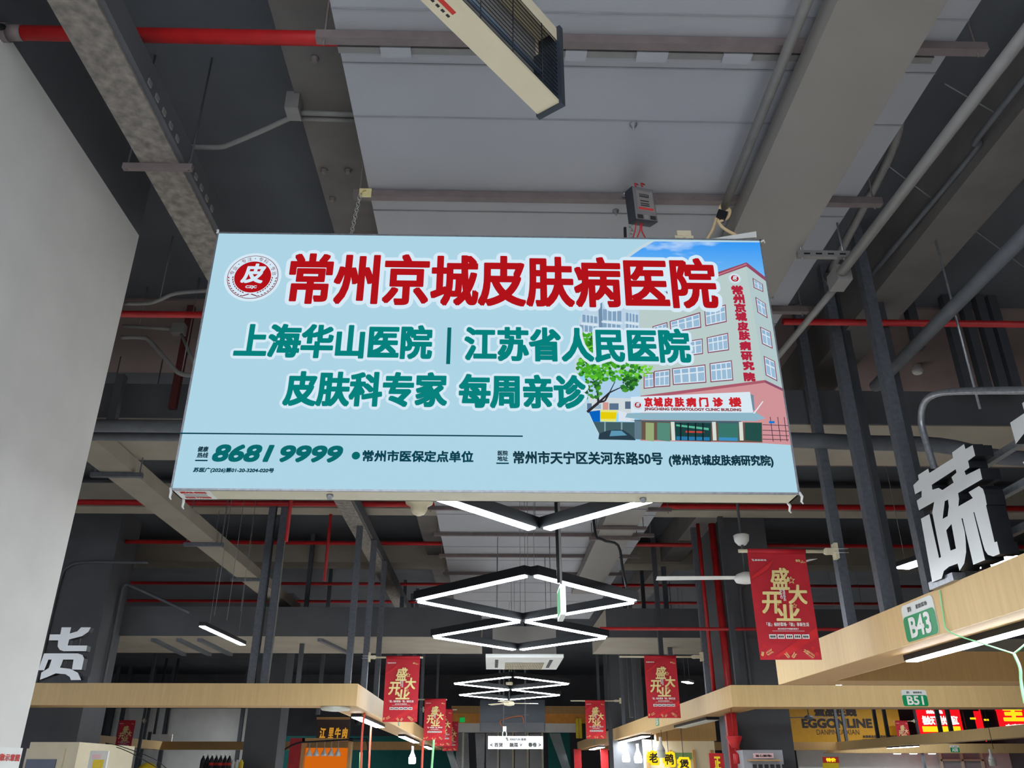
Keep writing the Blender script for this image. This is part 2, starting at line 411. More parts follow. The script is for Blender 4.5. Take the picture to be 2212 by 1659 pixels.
# far apartment block
pg([(1262, 668), (1300, 640), (1392, 640), (1392, 800), (1252, 800), (1246, 720)], (186, 210, 228), 3)
for r, (x0, x1, y0, y1) in enumerate(((1258, 1290, 680, 696), (1252, 1290, 702, 716), (1302, 1342, 668, 692), (1302, 1340, 698, 714), (1352, 1378, 676, 694), (1352, 1378, 700, 714))):
    pg([(x0, y0), (x1, y0+5), (x1, y1+3), (x0, y1)], (128, 160, 190), 4)
    for j in range(1, 4): xx = x0+(x1-x0)*j/4; pg([(xx-1, y0), (xx+1, y0), (xx+1, y1+3), (xx-1, y1+2)], (206, 224, 236), 5)
    pg([(x0-3, y1+2), (x1+2, y1+5), (x1+2, y1+9), (x0-3, y1+6)], (214, 228, 238), 5)
pg([(1292, 645), (1300, 645), (1302, 720), (1294, 720)], (110, 140, 168), 5)
# sky gap, low shops
pg([(1262, 800), (1392, 800), (1386, 866), (1270, 866)], (170, 205, 232), 3)
pg([(1270, 858), (1386, 862), (1366, 894), (1276, 890)], (206, 216, 220), 4)
for x0, x1, y0, y1, c in ((1268, 1278, 872, 886, (90, 120, 150)), (1316, 1336, 872, 886, (88, 112, 140)), (1350, 1362, 868, 884, (80, 104, 130)), (1302, 1314, 870, 886, (206, 150, 140)), (1284, 1298, 874, 884, (150, 180, 200))):
    pg([(x0, y0), (x1, y0), (x1, y1), (x0, y1)], c, 5)
pg([(1271, 890), (1296, 887), (1296, 912), (1281, 912)], (0, 98, 190), 6)
pg([(1297, 886), (1333, 887), (1330, 912), (1297, 911)], (226, 226, 120), 6); pg([(1297, 891), (1332, 892), (1330, 906), (1297, 906)], (228, 204, 0), 7)
pg([(1336, 888), (1370, 896), (1370, 912), (1336, 911)], (216, 226, 238), 6)
pg([(1281, 912), (1372, 913), (1372, 952), (1300, 950)], (66, 92, 100), 6)
for x in (1305, 1341): pg([(x, 912), (x+3, 912), (x+3, 945), (x, 945)], (130, 160, 166), 7)
# clinic building
pg([(1380, 660), (1536, 600), (1610, 572), (1652, 828), (1383, 862)], (184, 203, 200), 6)
pg([(1610, 572), (1656, 602), (1692, 844), (1652, 828)], (176, 198, 200), 6)
pg([(1380, 655), (1536, 594), (1612, 568), (1612, 577), (1536, 604), (1380, 666)], (150, 74, 96), 7)
pg([(1612, 568), (1656, 600), (1658, 609), (1612, 577)], (146, 70, 100), 7)
pg([(1380, 658), (1612, 571), (1612, 573), (1380, 661)], (196, 128, 140), 8)
pg([(1383, 862), (1652, 828), (1694, 844), (1710, 962), (1642, 958), (1383, 953)], (206, 146, 150), 6)
pg([(1383, 856), (1652, 822), (1652, 828), (1383, 863)], (170, 90, 106), 7); pg([(1652, 822), (1694, 840), (1694, 846), (1652, 828)], (140, 80, 106), 7)
def win(pts, cols, n=8):
    (ax, ay), (bx, by), (cx, cy), (dx, dy) = pts
    def at(u, v): return (ax*(1-u)*(1-v)+bx*u*(1-v)+cx*u*v+dx*(1-u)*v, ay*(1-u)*(1-v)+by*u*(1-v)+cy*u*v+dy*(1-u)*v)
    gx, gy = 2.2/max(abs(bx-ax), 1), 2.2/abs(dy-ay)
    pg([at(-gx, -gy), at(1+gx, -gy), at(1+gx, 1+gy), at(-gx, 1+gy)], (136, 84, 104), n)
    pg([at(0, 0), at(1, 0), at(1, 1), at(0, 1)], (216, 230, 240), n+1)
    for i in range(cols):
        u0, u1 = (i+.1)/cols, (i+.9)/cols
        pg([at(u0, .07), at(u1, .07), at(u1, .34), at(u0, .34)], (142, 178, 208), n+2)
        pg([at(u0, .42), at(u1, .42), at(u1, .94), at(u0, .94)], (152, 186, 212), n+2)
for pts, c in (([(1448, 697), (1510, 679), (1512, 707), (1450, 718)], 4), ([(1411, 708), (1439, 700), (1440, 724), (1412, 730)], 3),
               ([(1485, 740), (1515, 735), (1516, 764), (1488, 768)], 2), ([(1453, 799), (1521, 791), (1523, 826), (1455, 831)], 4),
               ([(1414, 805), (1445, 801), (1445, 834), (1414, 836)], 3), ([(1392, 810), (1410, 808), (1411, 837), (1392, 839)], 2),
               ([(1523, 674), (1565, 662), (1567, 695), (1525, 704)], 4), ([(1528, 732), (1570, 723), (1572, 756), (1530, 762)], 4),
               ([(1534, 788), (1578, 782), (1581, 821), (1536, 825)], 4), ([(1627, 605), (1645, 616), (1646, 630), (1629, 622)], 2),
               ([(1633, 646), (1651, 658), (1655, 686), (1637, 675)], 2), ([(1643, 710), (1662, 719), (1666, 752), (1647, 743)], 2),
               ([(1651, 773), (1671, 783), (1676, 822), (1655, 811)], 2)): win(pts, c)
# entrance
pg([(1350, 903), (1354, 894), (1630, 891), (1652, 905), (1630, 911), (1390, 908)], (140, 180, 196), 9)
pg([(1360, 909), (1600, 911), (1600, 917), (1384, 912)], (70, 96, 108), 10)
pg([(1370, 908), (1385, 908), (1385, 951), (1370, 950)], (96, 122, 136), 10)
pg([(1385, 911), (1645, 914), (1646, 957), (1385, 951)], (104, 84, 70), 8)
for x0, x1, c in ((1394, 1412, (150, 170, 120)), (1419, 1447, (84, 136, 120)), (1455, 1535, (24, 64, 66)), (1551, 1594, (56, 116, 106)), (1608, 1644, (34, 78, 72))):
    pg([(x0, 914), (x1, 915), (x1, 955), (x0, 952)], c, 9)
for x in (1468, 1484, 1500, 1516): pg([(x, 915), (x+3, 915), (x+3, 953), (x, 953)], (14, 34, 36), 11)
pg([(1460, 918), (1530, 926), (1530, 931), (1460, 922)], (90, 180, 150), 10); pg([(1460, 944), (1532, 946), (1532, 953), (1460, 952)], (40, 120, 170), 10)
pg([(1552, 946), (1592, 947), (1592, 954), (1552, 953)], (60, 140, 190), 10); pg([(1480, 932), (1520, 933), (1520, 937), (1480, 936)], (190, 70, 60), 10)
for x in (1448, 1537, 1595): pg([(x, 913), (x+8, 913), (x+10, 953), (x+2, 953)], (214, 220, 212), 11)
for y in (918, 930, 940, 949): pg([(1646, y), (1703, y+2), (1703, y+3.4), (1646, y+1.4)], (70, 50, 70), 9)
for x in (1662, 1678, 1692): pg([(x, 902), (x+1.5, 902), (x+8, 955), (x+6.5, 955)], (70, 50, 70), 9)
pg([(1660, 911), (1672, 911), (1672, 916), (1660, 916)], (20, 120, 210), 10)
pg([(1620, 853), (1627, 855), (1629, 888), (1622, 886)], (110, 140, 160), 9)
pg([(1626, 894), (1646, 868), (1648, 869), (1629, 895)], (226, 230, 236), 10)
pg([(1362, 859), (1619, 848), (1626, 893), (1363, 893)], (216, 232, 242), 10)
# car
pg([(1292, 950), (1294, 938), (1310, 932), (1326, 930), (1345, 930), (1358, 938), (1372, 950), (1372, 952), (1296, 951)], (40, 60, 74), 10)
pg([(1316, 944), (1320, 932), (1342, 932), (1354, 942)], (92, 150, 178), 11)
# tree
def blob(cx, cy, r, c, n):
    k = random.randint(7, 10); ph = random.random()*6
    pg([(cx+r*random.uniform(.65, 1.15)*math.cos(ph+2*math.pi*i/k), cy+r*random.uniform(.55, 1.0)*math.sin(ph+2*math.pi*i/k)) for i in range(k)], c, n)
def limb(x0, y0, x1, y1, w0, w1, n=12):
    dx, dy = x1-x0, y1-y0; l = math.hypot(dx, dy); nx, ny = -dy/l, dx/l
    pg([(x0+nx*w0, y0+ny*w0), (x0-nx*w0, y0-ny*w0), (x1-nx*w1, y1-ny*w1), (x1+nx*w1, y1+ny*w1)], (44, 44, 50), n)
for seg in ((1268, 892, 1292, 872, 3, 3), (1292, 872, 1290, 840, 2.5, 1.8), (1292, 872, 1316, 850, 2.5, 1.8), (1316, 850, 1342, 838, 1.6, 1), (1290, 840, 1300, 812, 1.6, 1), (1292, 845, 1278, 815, 1.4, .8), (1316, 850, 1328, 826, 1.2, .8), (1290, 872, 1306, 868, 2, 2), (1306, 868, 1316, 850, 2, 1.8)): limb(*seg)
for i in range(430):
    zone = random.random()
    if zone < .2: cx, cy = random.uniform(1254, 1282), random.uniform(722, 765)
    elif zone < .8: cx, cy = random.uniform(1246, 1385), random.uniform(778, 822)
    elif zone < .93: cx, cy = random.uniform(1344, 1384), random.uniform(815, 846)
    else: cx, cy = random.uniform(1262, 1300), random.uniform(822, 862)
    if cx > 1385-(cy-780)*.2 and cy > 822: cx -= 14
    g = random.choice(((84, 186, 40), (64, 160, 34), (112, 204, 56), (48, 132, 44), (36, 104, 40), (70, 168, 36)))
    if zone >= .8: g = random.choice(((44, 120, 44), (28, 84, 40), (70, 150, 44)))
    blob(cx, cy, random.uniform(2.5, 6.5), g, 13+i % 5*.25)
for i in range(26): blob(random.uniform(1380, 1408), random.uniform(792, 814), random.uniform(2, 4.5), random.choice(((92, 200, 40), (122, 214, 60))), 13.5)
pic.build('clinic_picture', [mm for kk, mm in pm], face)
# --- lettering
def rect(x0, x1, y0, y1):
    ym, xm = (y0+y1)/2, (x0+x1)/2
    return PY(x0, ym, SY).x, PY(x1, ym, SY).x, PY(xm, y1, SY).z, PY(xm, y0, SY).z
def stext(name, items, mt, bold, halo=0, n=20, shear=0., parent=None):
    mb = MB(); hb = MB()
    for it in items:
        s, x0, x1, y0, y1 = it
        X0, X1, Z0, Z1 = rect(x0, x1, y0, y1)
        put(mb, text2d(s, X0, X1, Z0, Z1, bold, 28 if bold > .006 else 12, shear), lambda x, z: Vector((x, lay(n), z)))
        if halo:
            L = text2d(s, X0+bold, X1-bold, Z0+bold, Z1-bold, 0, 1, shear)[0]
            for k in range(36):
                a_ = 2*math.pi*k/36; dx, dz = (bold+halo)*math.cos(a_), (bold+halo)*math.sin(a_)
                put(hb, [L], lambda x, z: Vector((x+dx, lay(n-1.5), z+dz)))
            put(hb, [L], lambda x, z: Vector((x, lay(n-1.5), z)))
    if halo:
        h = hb.build('lettering_outline', HAL, face); h['label'] = 'pale outline around the letters'
    return mb.build(name, mt, parent or face)
stext('title_lettering', [('常州京城皮肤病医院', 624, 1545, 556, 666)], RED, .0125, .030)
for it in (('上海华山医院', 510, 935, 704, 778), ('江苏省人民医院', 1003, 1489, 711, 786)): stext('second_line_lettering', [it], GRN, .010, .020)
for it in (('皮肤科专家', 615, 967, 806, 882), ('每周亲诊', 991, 1265, 812, 886)): stext('third_line_lettering', [it], GRN, .010, .020)
m = MB()
def qbox(x0, x1, y0, y1, n, mi=0):
    X0, X1, Z0, Z1 = rect(x0, x1, y0, y1); m.poly([(X0, lay(n), Z0), (X1, lay(n), Z0), (X1, lay(n), Z1), (X0, lay(n), Z1)], mi)
qbox(965.5, 974, 711, 790, 20, 0); qbox(389, 1129, 940.5, 943.5, 20, 1); qbox(424, 451, 996, 999, 20, 1); qbox(1072, 1099, 1002, 1005, 20, 1)
X0, X1, Z0, Z1 = rect(761, 779, 978, 996)
m.poly([((X0+X1)/2+(X1-X0)/2*math.cos(.2618*i), lay(20), (Z0+Z1)/2+(X1-X0)/2*math.sin(.2618*i)) for i in range(24)], 0)
m.build('rule_lines', [MGR, TEA], face)
for it in (('8681', 462, 593, 963, 1001), ('9999', 607, 742, 965, 1002)): stext('hotline_lettering', [it], MGR, .0075, 0, 20, .22)
for it in (('健康', 430, 453, 967, 979), ('热线', 428, 452, 980, 992)): stext('small_lettering', [it], INK, .0014, 0, 20, .1)
stext('small_lettering', [('苏医广(2026)第01-20-3204-020号', 420, 594, 1013, 1025)], TEA, .0016, 0, 20, .1)
stext('small_lettering', [('常州市医保定点单位', 784, 1023, 976, 1001)], TEA, .003)
for it in (('医院', 1075, 1097, 976, 987), ('地址', 1074, 1097, 988, 999)): stext('small_lettering', [it], INK, .0014)
for it in (('常州市天宁区关河东路50号', 1108, 1430, 978, 1006), ('(常州京城皮肤病研究院)', 1443, 1668, 985, 1012)): stext('address_lettering', [it], INK, .003)
# lettering inside the picture
items = [(c, x-12, x+13, y-10, y+10) for c, (x, y) in zip('常州京城皮肤病研究院', ((1591, 629), (1594, 648), (1597, 667), (1599, 686), (1603, 707), (1606, 727), (1608, 749), (1611, 771), (1615, 792), (1617, 816)))]
stext('wall_lettering', items, em('print_letter_red', (176, 36, 62)), .005, 0, 12, .0)
stext('clinic_lettering', [(c, x, x1_, 860, 881) for c, x, x1_ in (('京', 1391, 1409), ('城', 1411, 1431), ('皮', 1433, 1453), ('肤', 1456, 1477), ('病', 1481, 1503), ('门', 1509, 1529), ('诊', 1538, 1561), ('楼', 1573, 1600))], em('print_letter_bright_red', (200, 34, 44)), .004, 0, 12)
stext('clinic_lettering', [('JINGCHENG DERMATOLOGY CLINIC BUILDING', 1391, 1600, 883, 891)], em('print_letter_brown', (140, 60, 66)), .0016, 0, 12)
# emblem
def emblem(cx, cy, rpx, n, full=True):
    c = PY(cx, cy, SY); r = PY(cx+rpx, cy, SY).x-c.x; mb = MB()
    def disc(rr, nn, mi, k=48): mb.poly([(c.x+rr*math.cos(2*math.pi*i/k), lay(nn), c.z+rr*math.sin(2*math.pi*i/k)) for i in range(k)], mi)
    disc(r*1.12, n, 0); disc(r, n+.5, 1); disc(r*.975, n+1, 0); disc(r*.72, n+1.5, 2)
    put(mb, text2d('皮', c.x-r*.46, c.x+r*.48, c.z-r*.30, c.z+r*.62, r*.035, 8, .15), lambda x, z: Vector((x, lay(n+2), z)), 0)
    put(mb, text2d('CZJC', c.x-r*.22, c.x+r*.22, c.z-r*.56, c.z-r*.40, r*.008), lambda x, z: Vector((x, lay(n+2), z)), 0)
    if full:
        for i, ch in enumerate('专业·专注·专科·专治'):
            a_ = math.radians(168-156*i/10); V = text2d(ch, -.09*r, .09*r, -.09*r, .09*r) if ch != '·' else text2d('.', -.02*r, .02*r, -.02*r, .02*r)
            ca, sa = math.cos(a_-math.pi/2), math.sin(a_-math.pi/2); ox, oz = c.x+.85*r*math.cos(a_), c.z+.85*r*math.sin(a_)
            put(mb, V, lambda x, z: Vector((ox+x*ca-z*sa, lay(n+2), oz+x*sa+z*ca)), 1)
        for sgn in (-1, 1):
            for i in range(9):
                a_ = -math.pi/2+sgn*math.radians(18+8.2*i)
                for off in (-.06, .06):
                    p = Vector((math.cos(a_), math.sin(a_)))*r*(.85+off); tdir = Vector((-math.sin(a_), math.cos(a_)))*sgn; nd = Vector((math.cos(a_), math.sin(a_)))*(.05 if off > 0 else -.05)
                    q = p+tdir*r*.11+nd*r*.8; mid = (p+q)/2; nn = Vector((-(q-p).y, (q-p).x))*.22
                    mb.poly([(c.x+v.x, lay(n+2), c.z+v.y) for v in (p, mid-nn, q, mid+nn)], 1)
        for sgn in (-1, 1):
            pts = [(.02*sgn, -.80), (.30*sgn, -.91), (.30*sgn, -.87), (.06*sgn, -.77)]
            mb.poly([(c.x+x*r, lay(n+2), c.z+y*r) for x, y in pts], 1)
    return mb.build('emblem', [HAL, DRK, RED], face)
emblem(547.5, 601.5, 55, 16); emblem(1586, 604, 11.5, 12, False); emblem(1377, 877, 9.5, 12, False)
# sticker, bolts and tie ends under the box
m = MB(); z = SZ0-.0015
a, b = SX0+.012, SX0+.26
m.poly([(a, SY+.008, z), (a, SY+SD-.012, z), (b-.02, SY+SD-.012, z), (b-.02, SY+.008, z)], 0)
put(m, text2d('苏A2-0306', a+.03, b-.05, SY+.13, SY+.17, .004), lambda x, y: Vector((x, SY+.2-(y-SY), z-.001)), 1)
put(m, text2d('9080-1Y3000', a+.03, b-.05, SY+.03, SY+.06, .003), lambda x, y: Vector((x, SY+.2-(y-SY), z-.001)), 1)
for i in range(3): m.box(a+.04, b-.06, SY+.085+.02*i, SY+.09+.02*i, z-.0012, z-.0006, 2)
o = m.build('sticker', ['white', 'redink', 'ink'], sg); o['label'] = 'small paper label stuck under the corner'
for px, py in ((713, 1069), (1389, 1076)):
    p = PZ(px, py, SZ0); m = MB(); m.lathe((p.x, p.y, SZ0-.03), [(.016, 0), (.016, .012), (.022, .014), (.022, .03)], 12); m.build('bolt', 'galv', sg)
for x, y in ((SX0, SY), (SX0+.01, SY+SD), (SX1-.01, SY+SD), (SX1, SY)):
    m = MB(); m.tube([(x, y, SZ0+.01), (x+.01, y-.01, SZ0-.02), (x+.004, y, SZ0-.05), (x+.015, y, SZ0-.065)], [.01, .009, .007, .004], 6); m.build('wire_end', 'white', sg)
m = MB(); m.tube([(SX0, SY, SZ1-.01), (SX0+.005, SY-.008, SZ1+.015), (SX0-.012, SY, SZ1+.02)], [.01, .008, .004], 6); m.build('wire_end', 'white', sg)
m = MB(); m.tube([(SX1, SY, SZ1-.02), (SX1+.02, SY-.008, SZ1-.01), (SX1+.03, SY, SZ1-.03)], [.008, .008, .004], 6); m.build('wire_end', 'white', sg)
# things on top of the sign and hanging hardware
def chain(p, q, n, label, r=.004, R=.016):
    p, q = Vector(p), Vector(q); mb = MB(); d = (q-p)/n; dn = d.normalized(); a_ = dn.orthogonal().normalized(); b_ = dn.cross(a_); hl = d.length*.62
    for i in range(n):
        c = p+d*(i+.5); s_ = a_ if i % 2 else b_
        pts = [c+dn*hl*math.cos(t_)*1.0+s_*R*math.sin(t_) for t_ in [2*math.pi*k/10 for k in range(10)]]
        mb.tube(pts, r, 6, 0, True)
    return S('hanging_chain', mb, 'chain', label, 'chain')
hp = PY(782, 415, BY[1]-.035)
chain((hp.x-.01, hp.y-.01, hp.z-.02), (PY(757, 500, SY+.12).x, SY+.12, SZ1+.002), 16, 'steel chain from the cream hook plate down to the sign top')
m = MB(); m.box(hp.x-.02, hp.x+.075, hp.y-.008, hp.y, ZP-.085, ZP-.005); m.tube([(hp.x-.01, hp.y-.012, hp.z-.03), (hp.x+.005, hp.y-.02, hp.z), (hp.x+.03, hp.y-.014, hp.z+.008)], .006, 6)
S('hook_plate', m, 'brass', 'cream hook plate clipped to the second duct hanger bar', 'bracket')
# electric meter
mt = T('electric_meter', 'grey electric meter box with clear cover hanging above the sign', 'electric meter', PY(1385, 487, SY+.02))
def mq(px, py, dy=0): return PY(px, py, 5.0+dy)
A, B, C_, D = mq(1364.5, 402), mq(1410, 411), mq(1421, 480), mq(1373, 474)
back = [mq(1349, 416, .14), mq(1395, 421, .14), mq(1404, 491, .14), mq(1358, 484, .14)]
m = MB(); m.hexa([D, C_, back[2], back[3]], [A, B, back[1], back[0]]); m.build('case', 'navy', mt)
def mf(u, v, d=.004):
    q = (A*(1-u)+B*u)*(1-v)+(D*(1-u)+C_*u)*v
    nrm = (B-A).cross(D-A).normalized()
    if nrm.y > 0: nrm = -nrm
    return q+nrm*d
def mquad(u0, u1, v0, v1, mi, d): m.poly([mf(u0, v0, d), mf(u1, v0, d), mf(u1, v1, d), mf(u0, v1, d)], mi)
m = MB(); mquad(.02, .98, .02, .98, 0, .003); mquad(.18, .92, .10, .72, 1, .005); mquad(.30, .74, .20, .30, 2, .007)
for i in range(5): mquad(.32+.08*i, .37+.08*i, .22, .28, 0, .009)
for v in (.40, .48, .54): mquad(.32, .72, v, v+.03, 2, .007)
mquad(.2, .88, .62, .68, 3, .007); mquad(.1, .36, .84, .96, 2, .006); mquad(.68, .94, .84, .96, 2, .006); mquad(.42, .60, .84, .96, 1, .006)
m.build('dial_plate', [mat('grey_cover', (116, 112, 112), .25), mat('dial_grey', (128, 120, 116), .4), 'ink', 'redink'], mt)
m = MB()
for a_, b_ in ((1374, 1368), (1384, 1376), (1388, 1394)):
    loop([mq(a_, 482, .06), mq(a_-2, 498, .08), mq(b_, 514, .12), PY(b_+1, 522, SY+.15)], .005, m, 6)
for a_ in (1374, 1388): loop([mq(a_, 404, .06), mq(a_-3, 396, .05), mq(a_+4, 399, .1)], .006, m, 6)
m.build('wires', 'rwire', mt)
m = MB(); m.bar(mq(1352, 418, .14), (mq(1352, 418, .14).x, BY[1]-.03, ZP-.04), .03, .01); m.build('strap', 'galv', mt)
chain(PY(1361, 484, SY+.08), (PY(1368, 517, SY+.08).x, SY+.08, SZ1+.002), 6, 'short steel chain under the electric meter reaching the sign top')
x = PY(1350, 512, SY+.1).x; m = MB(); m.bar((x, SY+.1, SZ1), PY(1350, 492, SY+.1), .02, .02); S('rod_stub', m, 'black', 'short black stub standing on the sign top beside the meter', 'stub')
a = PY(1458, 514, SY+.03)
m = MB(); m.box(a.x, a.x+.14, SY+.03, SY+.12, SZ1, SZ1+.05); m.box(a.x+.02, a.x+.125, SY+.028, SY+.10, SZ1+.05, SZ1+.095); m.box(a.x+.06, a.x+.08, SY+.024, SY+.03, SZ1+.03, SZ1+.052)
S('junction_box', m, 'cream', 'cream junction box lying on top of the lightbox sign', 'junction box')
a, b, c, d = PY(1524, 521, SY+.03), PY(1634, 503, SY+.03), PY(1635, 516, SY+.03), PY(1528, 524, SY+.03)
zz = SZ1-min(d.z, a.z)+.004
m = MB(); m.prism([a+Vector((0, 0, zz)), b+Vector((0, 0, zz)), c+Vector((0, 0, zz)), d+Vector((0, 0, zz))], (0, .13, 0)); S('offcut_board', m, 'white', 'pale tapered offcut leaning on the right end of the sign top', 'board')

# ================================================================== INSECT KILLER LAMP
zb = 4.75
A = PZ(1168, 254, zb); B = PZ(1213, 228, zb); L0 = PZ(908, 0, zb); ax = (L0-A); ax.z = 0; ax = ax.normalized(); pr = Vector((B.x-A.x, B.y-A.y, 0)); pr = (pr-ax*pr.dot(ax)); wd = pr.length; pr.normalize()
Cc = PY(1207, 67, B.y); hh = Cc.z-zb; LEN = 1.25
ik = T('insect_killer', 'long cream insect killer with black wire grille hanging over the sign', 'insect killer', A)
def iw(l, p, z): return A+ax*l+pr*p+Vector((0, 0, z))
m = MB()
def ib(mm, l0, l1, p0, p1, z0, z1, mi=0): mm.hexa([iw(l0, p0, z0), iw(l1, p0, z0), iw(l1, p1, z0), iw(l0, p1, z0)], [iw(l0, p0, z1), iw(l1, p0, z1), iw(l1, p1, z1), iw(l0, p1, z1)], mi)
ib(m, .03, LEN, 0, wd, 0, .022); ib(m, .03, LEN, 0, .015, .022, hh); ib(m, .03, LEN, 0, wd, hh-.02, hh); ib(m, .03, LEN, wd-.012, wd, hh-.09, hh-.02)
m.build('housing', 'cream', ik)
m = MB(); ib(m, 0, .03, -.008, wd+.02, -.012, hh+.01); ib(m, .03, .10, .03, wd-.03, .03, hh*.62); m.build('end_cap', 'navy', ik)
m = MB(); ib(m, LEN, LEN+.03, -.008, wd+.02, -.012, hh+.01); m.build('end_cap', 'navy', ik)
m = MB()
for i in range(15): z_ = .03+(hh-.12)*i/14; m.tube([iw(.03, wd-.004, z_), iw(LEN, wd-.004, z_)], .0022, 5)
for l in (.17, .42, .67, .92): m.tube([iw(l, wd-.001, .022), iw(l, wd-.001, hh-.09)], .003, 5)
m.build('grille', 'black', ik)
m = MB(); ib(m, .08, LEN, .02, .03, .03, hh*.9); m.build('reflector', 'pipe', ik)
for z_ in (.12, .2):
    m = MB(); m.tube([iw(.1, wd*.5, z_), iw(LEN-.05, wd*.5, z_)], .014, 10); m.build('lamp_tube', mat('tube_glass', (120, 140, 160), .2), ik)
m = MB(); m.poly([iw(.70, .02, -.0012), iw(.94, .02, -.0012), iw(.94, wd-.02, -.0012), iw(.70, wd-.02, -.0012)], 0); m.poly([iw(.78, wd*.45, -.002), iw(.92, wd*.45, -.002), iw(.92, wd*.62, -.002), iw(.78, wd*.62, -.002)], 1)
for i in range(4): m.poly([iw(.78+.035*i, wd*.26, -.002), iw(.80+.035*i, wd*.26, -.002), iw(.80+.035*i, wd*.36, -.002), iw(.78+.035*i, wd*.36, -.002)], 2)
m.build('warning_label', ['cream', 'redink', 'ink'], ik)
for l in (.3, 1.1):
    m = MB(); m.tube([iw(l, wd*.5, hh), Vector((iw(l, wd*.5, 0).x, iw(l, wd*.5, 0).y, ZP))], .004, 6); m.build('hanging_wire', 'chain', ik)

# ================================================================== LEFT SIDE: fire pipe, cable duct, conduits
fp = T('fire_pipe', 'thick red fire pipe with grey end entering the white wall top', 'pipe', (-2, 3.95, 6))
a, b = PY(118/2.765, 71, 3.95), PY(715, 84, 3.95)
m = MB(); m.tube([(a.x, 3.95, a.z), (2.0, 3.95, a.z)], .048, 16); m.build('run', 'red', fp)
m = MB(); m.tube([(WX-.05, 3.95, a.z), (WX+.04, 3.95, a.z)], .062, 14); m.tube([(WX+.04, 3.95, a.z), (a.x+.02, 3.95, a.z)], .052, 14); m.build('elbow', 'bar', fp)
m = MB(); loop([(WX+.03, 3.9, 5.93), (WX+.02, 3.75, 5.8), (WX+.03, 3.6, 5.75), (WX+.03, 3.3, 5.55)], .022, m); S('black_hose', m, 'black', 'black hose hanging on the white wall below the red fire pipe end', 'hose')
# sprayed cable duct on trapezes
zt = 5.6
e0, e1 = PZ(101, 0, zt), PZ(206, 0, zt)
cd = T('cable_duct', 'rough sprayed grey cable duct running along above the white wall', 'cable duct', ((e0.x+e1.x)/2, 4, zt))
m = MB(); m.box(e0.x, e1.x, 1.0, 24, zt, zt+.16); m.build('casing', 'conc', cd)
m = MB(); m.box(e1.x, e1.x+.04, 1.0, 24, zt+.02, zt+.22); m.build('side_flange', 'dark', cd)
ty = PZ(340, 362, zt-.03).y
m = MB(); m.box(e0.x-.12, e1.x+.1, ty-.02, ty+.02, zt-.05, zt-.004); m.build('hanger_bar', 'bar', cd)
for x in (e0.x-.09, e1.x+.075):
    m = MB(); m.tube([(x, ty, zt-.05), (x, ty, ZC)], .007, 6); m.build('hanger_rod', 'dpost', cd)
m = MB()
for i in range(5): m.box(e1.x+.04, e1.x+.05, ty-.75+.13*i, ty-.7+.13*i, zt+.04, zt+.08)
for i in range(5): m.box(e1.x+.04, e1.x+.05, ty+.05+.13*i, ty+.1+.13*i, zt+.04, zt+.08)
m.build('rivet', 'pipe', cd)
# conduit over to the box at the beam
yq = 5.4
bx = PZ(640, 238, 6.1)
m = MB(); loop([PZ(385, 316, 6.05), PZ(470, 318, 6.05), PZ(500, 310, 6.05), PZ(560, 285, 6.08), PZ(632, 252, 6.1)], .02, m)
S('conduit', m, 'pipe', 'bent grey conduit from the sprayed cable duct to the small box on the beam', 'conduit')
m = MB(); m.box(bx.x-.07, bx.x+.03, bx.y-.07, bx.y+.07, 6.06, 6.22); S('junction_box', m, 'pipe', 'small grey junction box fixed beside the concrete beam', 'junction box')
for i, (ya, yb) in enumerate(((243, 248), (256, 260))):
    m = MB(); m.tube([PZ(648, ya, 6.1), PZ(770, yb, 6.1)], .02, 8); S('conduit', m, 'pipe', ('upper' if i == 0 else 'lower')+' of two short conduits from the junction box to the wide duct', 'conduit')
# bolts on beam soffit
for px, py in ((700, 367), (752, 367), (718, 428), (680, 125)):
    p = PZ(px, py, 6.2); m = MB(); m.lathe((p.x, p.y, 6.165), [(.02, 0), (.02, .02), (.03, .02), (.03, .035)], 8)
    S('anchor_bolt', m, 'bar', 'anchor bolt in the underside of the concrete beam left of the wide duct', 'bolt', 'anchor bolts in the beam')
# thin rod left
for px0, py0, px1, py1, zr, lab in ((335, 120, 318, 175, 6.1, 'thin dark rod hanging from the ceiling right of the sprayed duct'),):
    p = PZ(px0, py0, ZC); m = MB(); m.tube([(p.x, p.y, ZC), (p.x, p.y, 6.25)], .008, 6); S('hanger_rod', m, 'dpost', lab, 'rod')

def run(name, pts, r, mt_, label, cat='pipe', n=10, sm=True, group=None, rod=None):
    m = MB()
    if rod: m.tube([rod, (rod.x, rod.y, ZC)], .006, 5)
    if sm and len(pts) > 2: loop(pts, r, m, n)
    else: m.tube(pts, r, n)
    return S(name, m, mt_, label, cat, group)
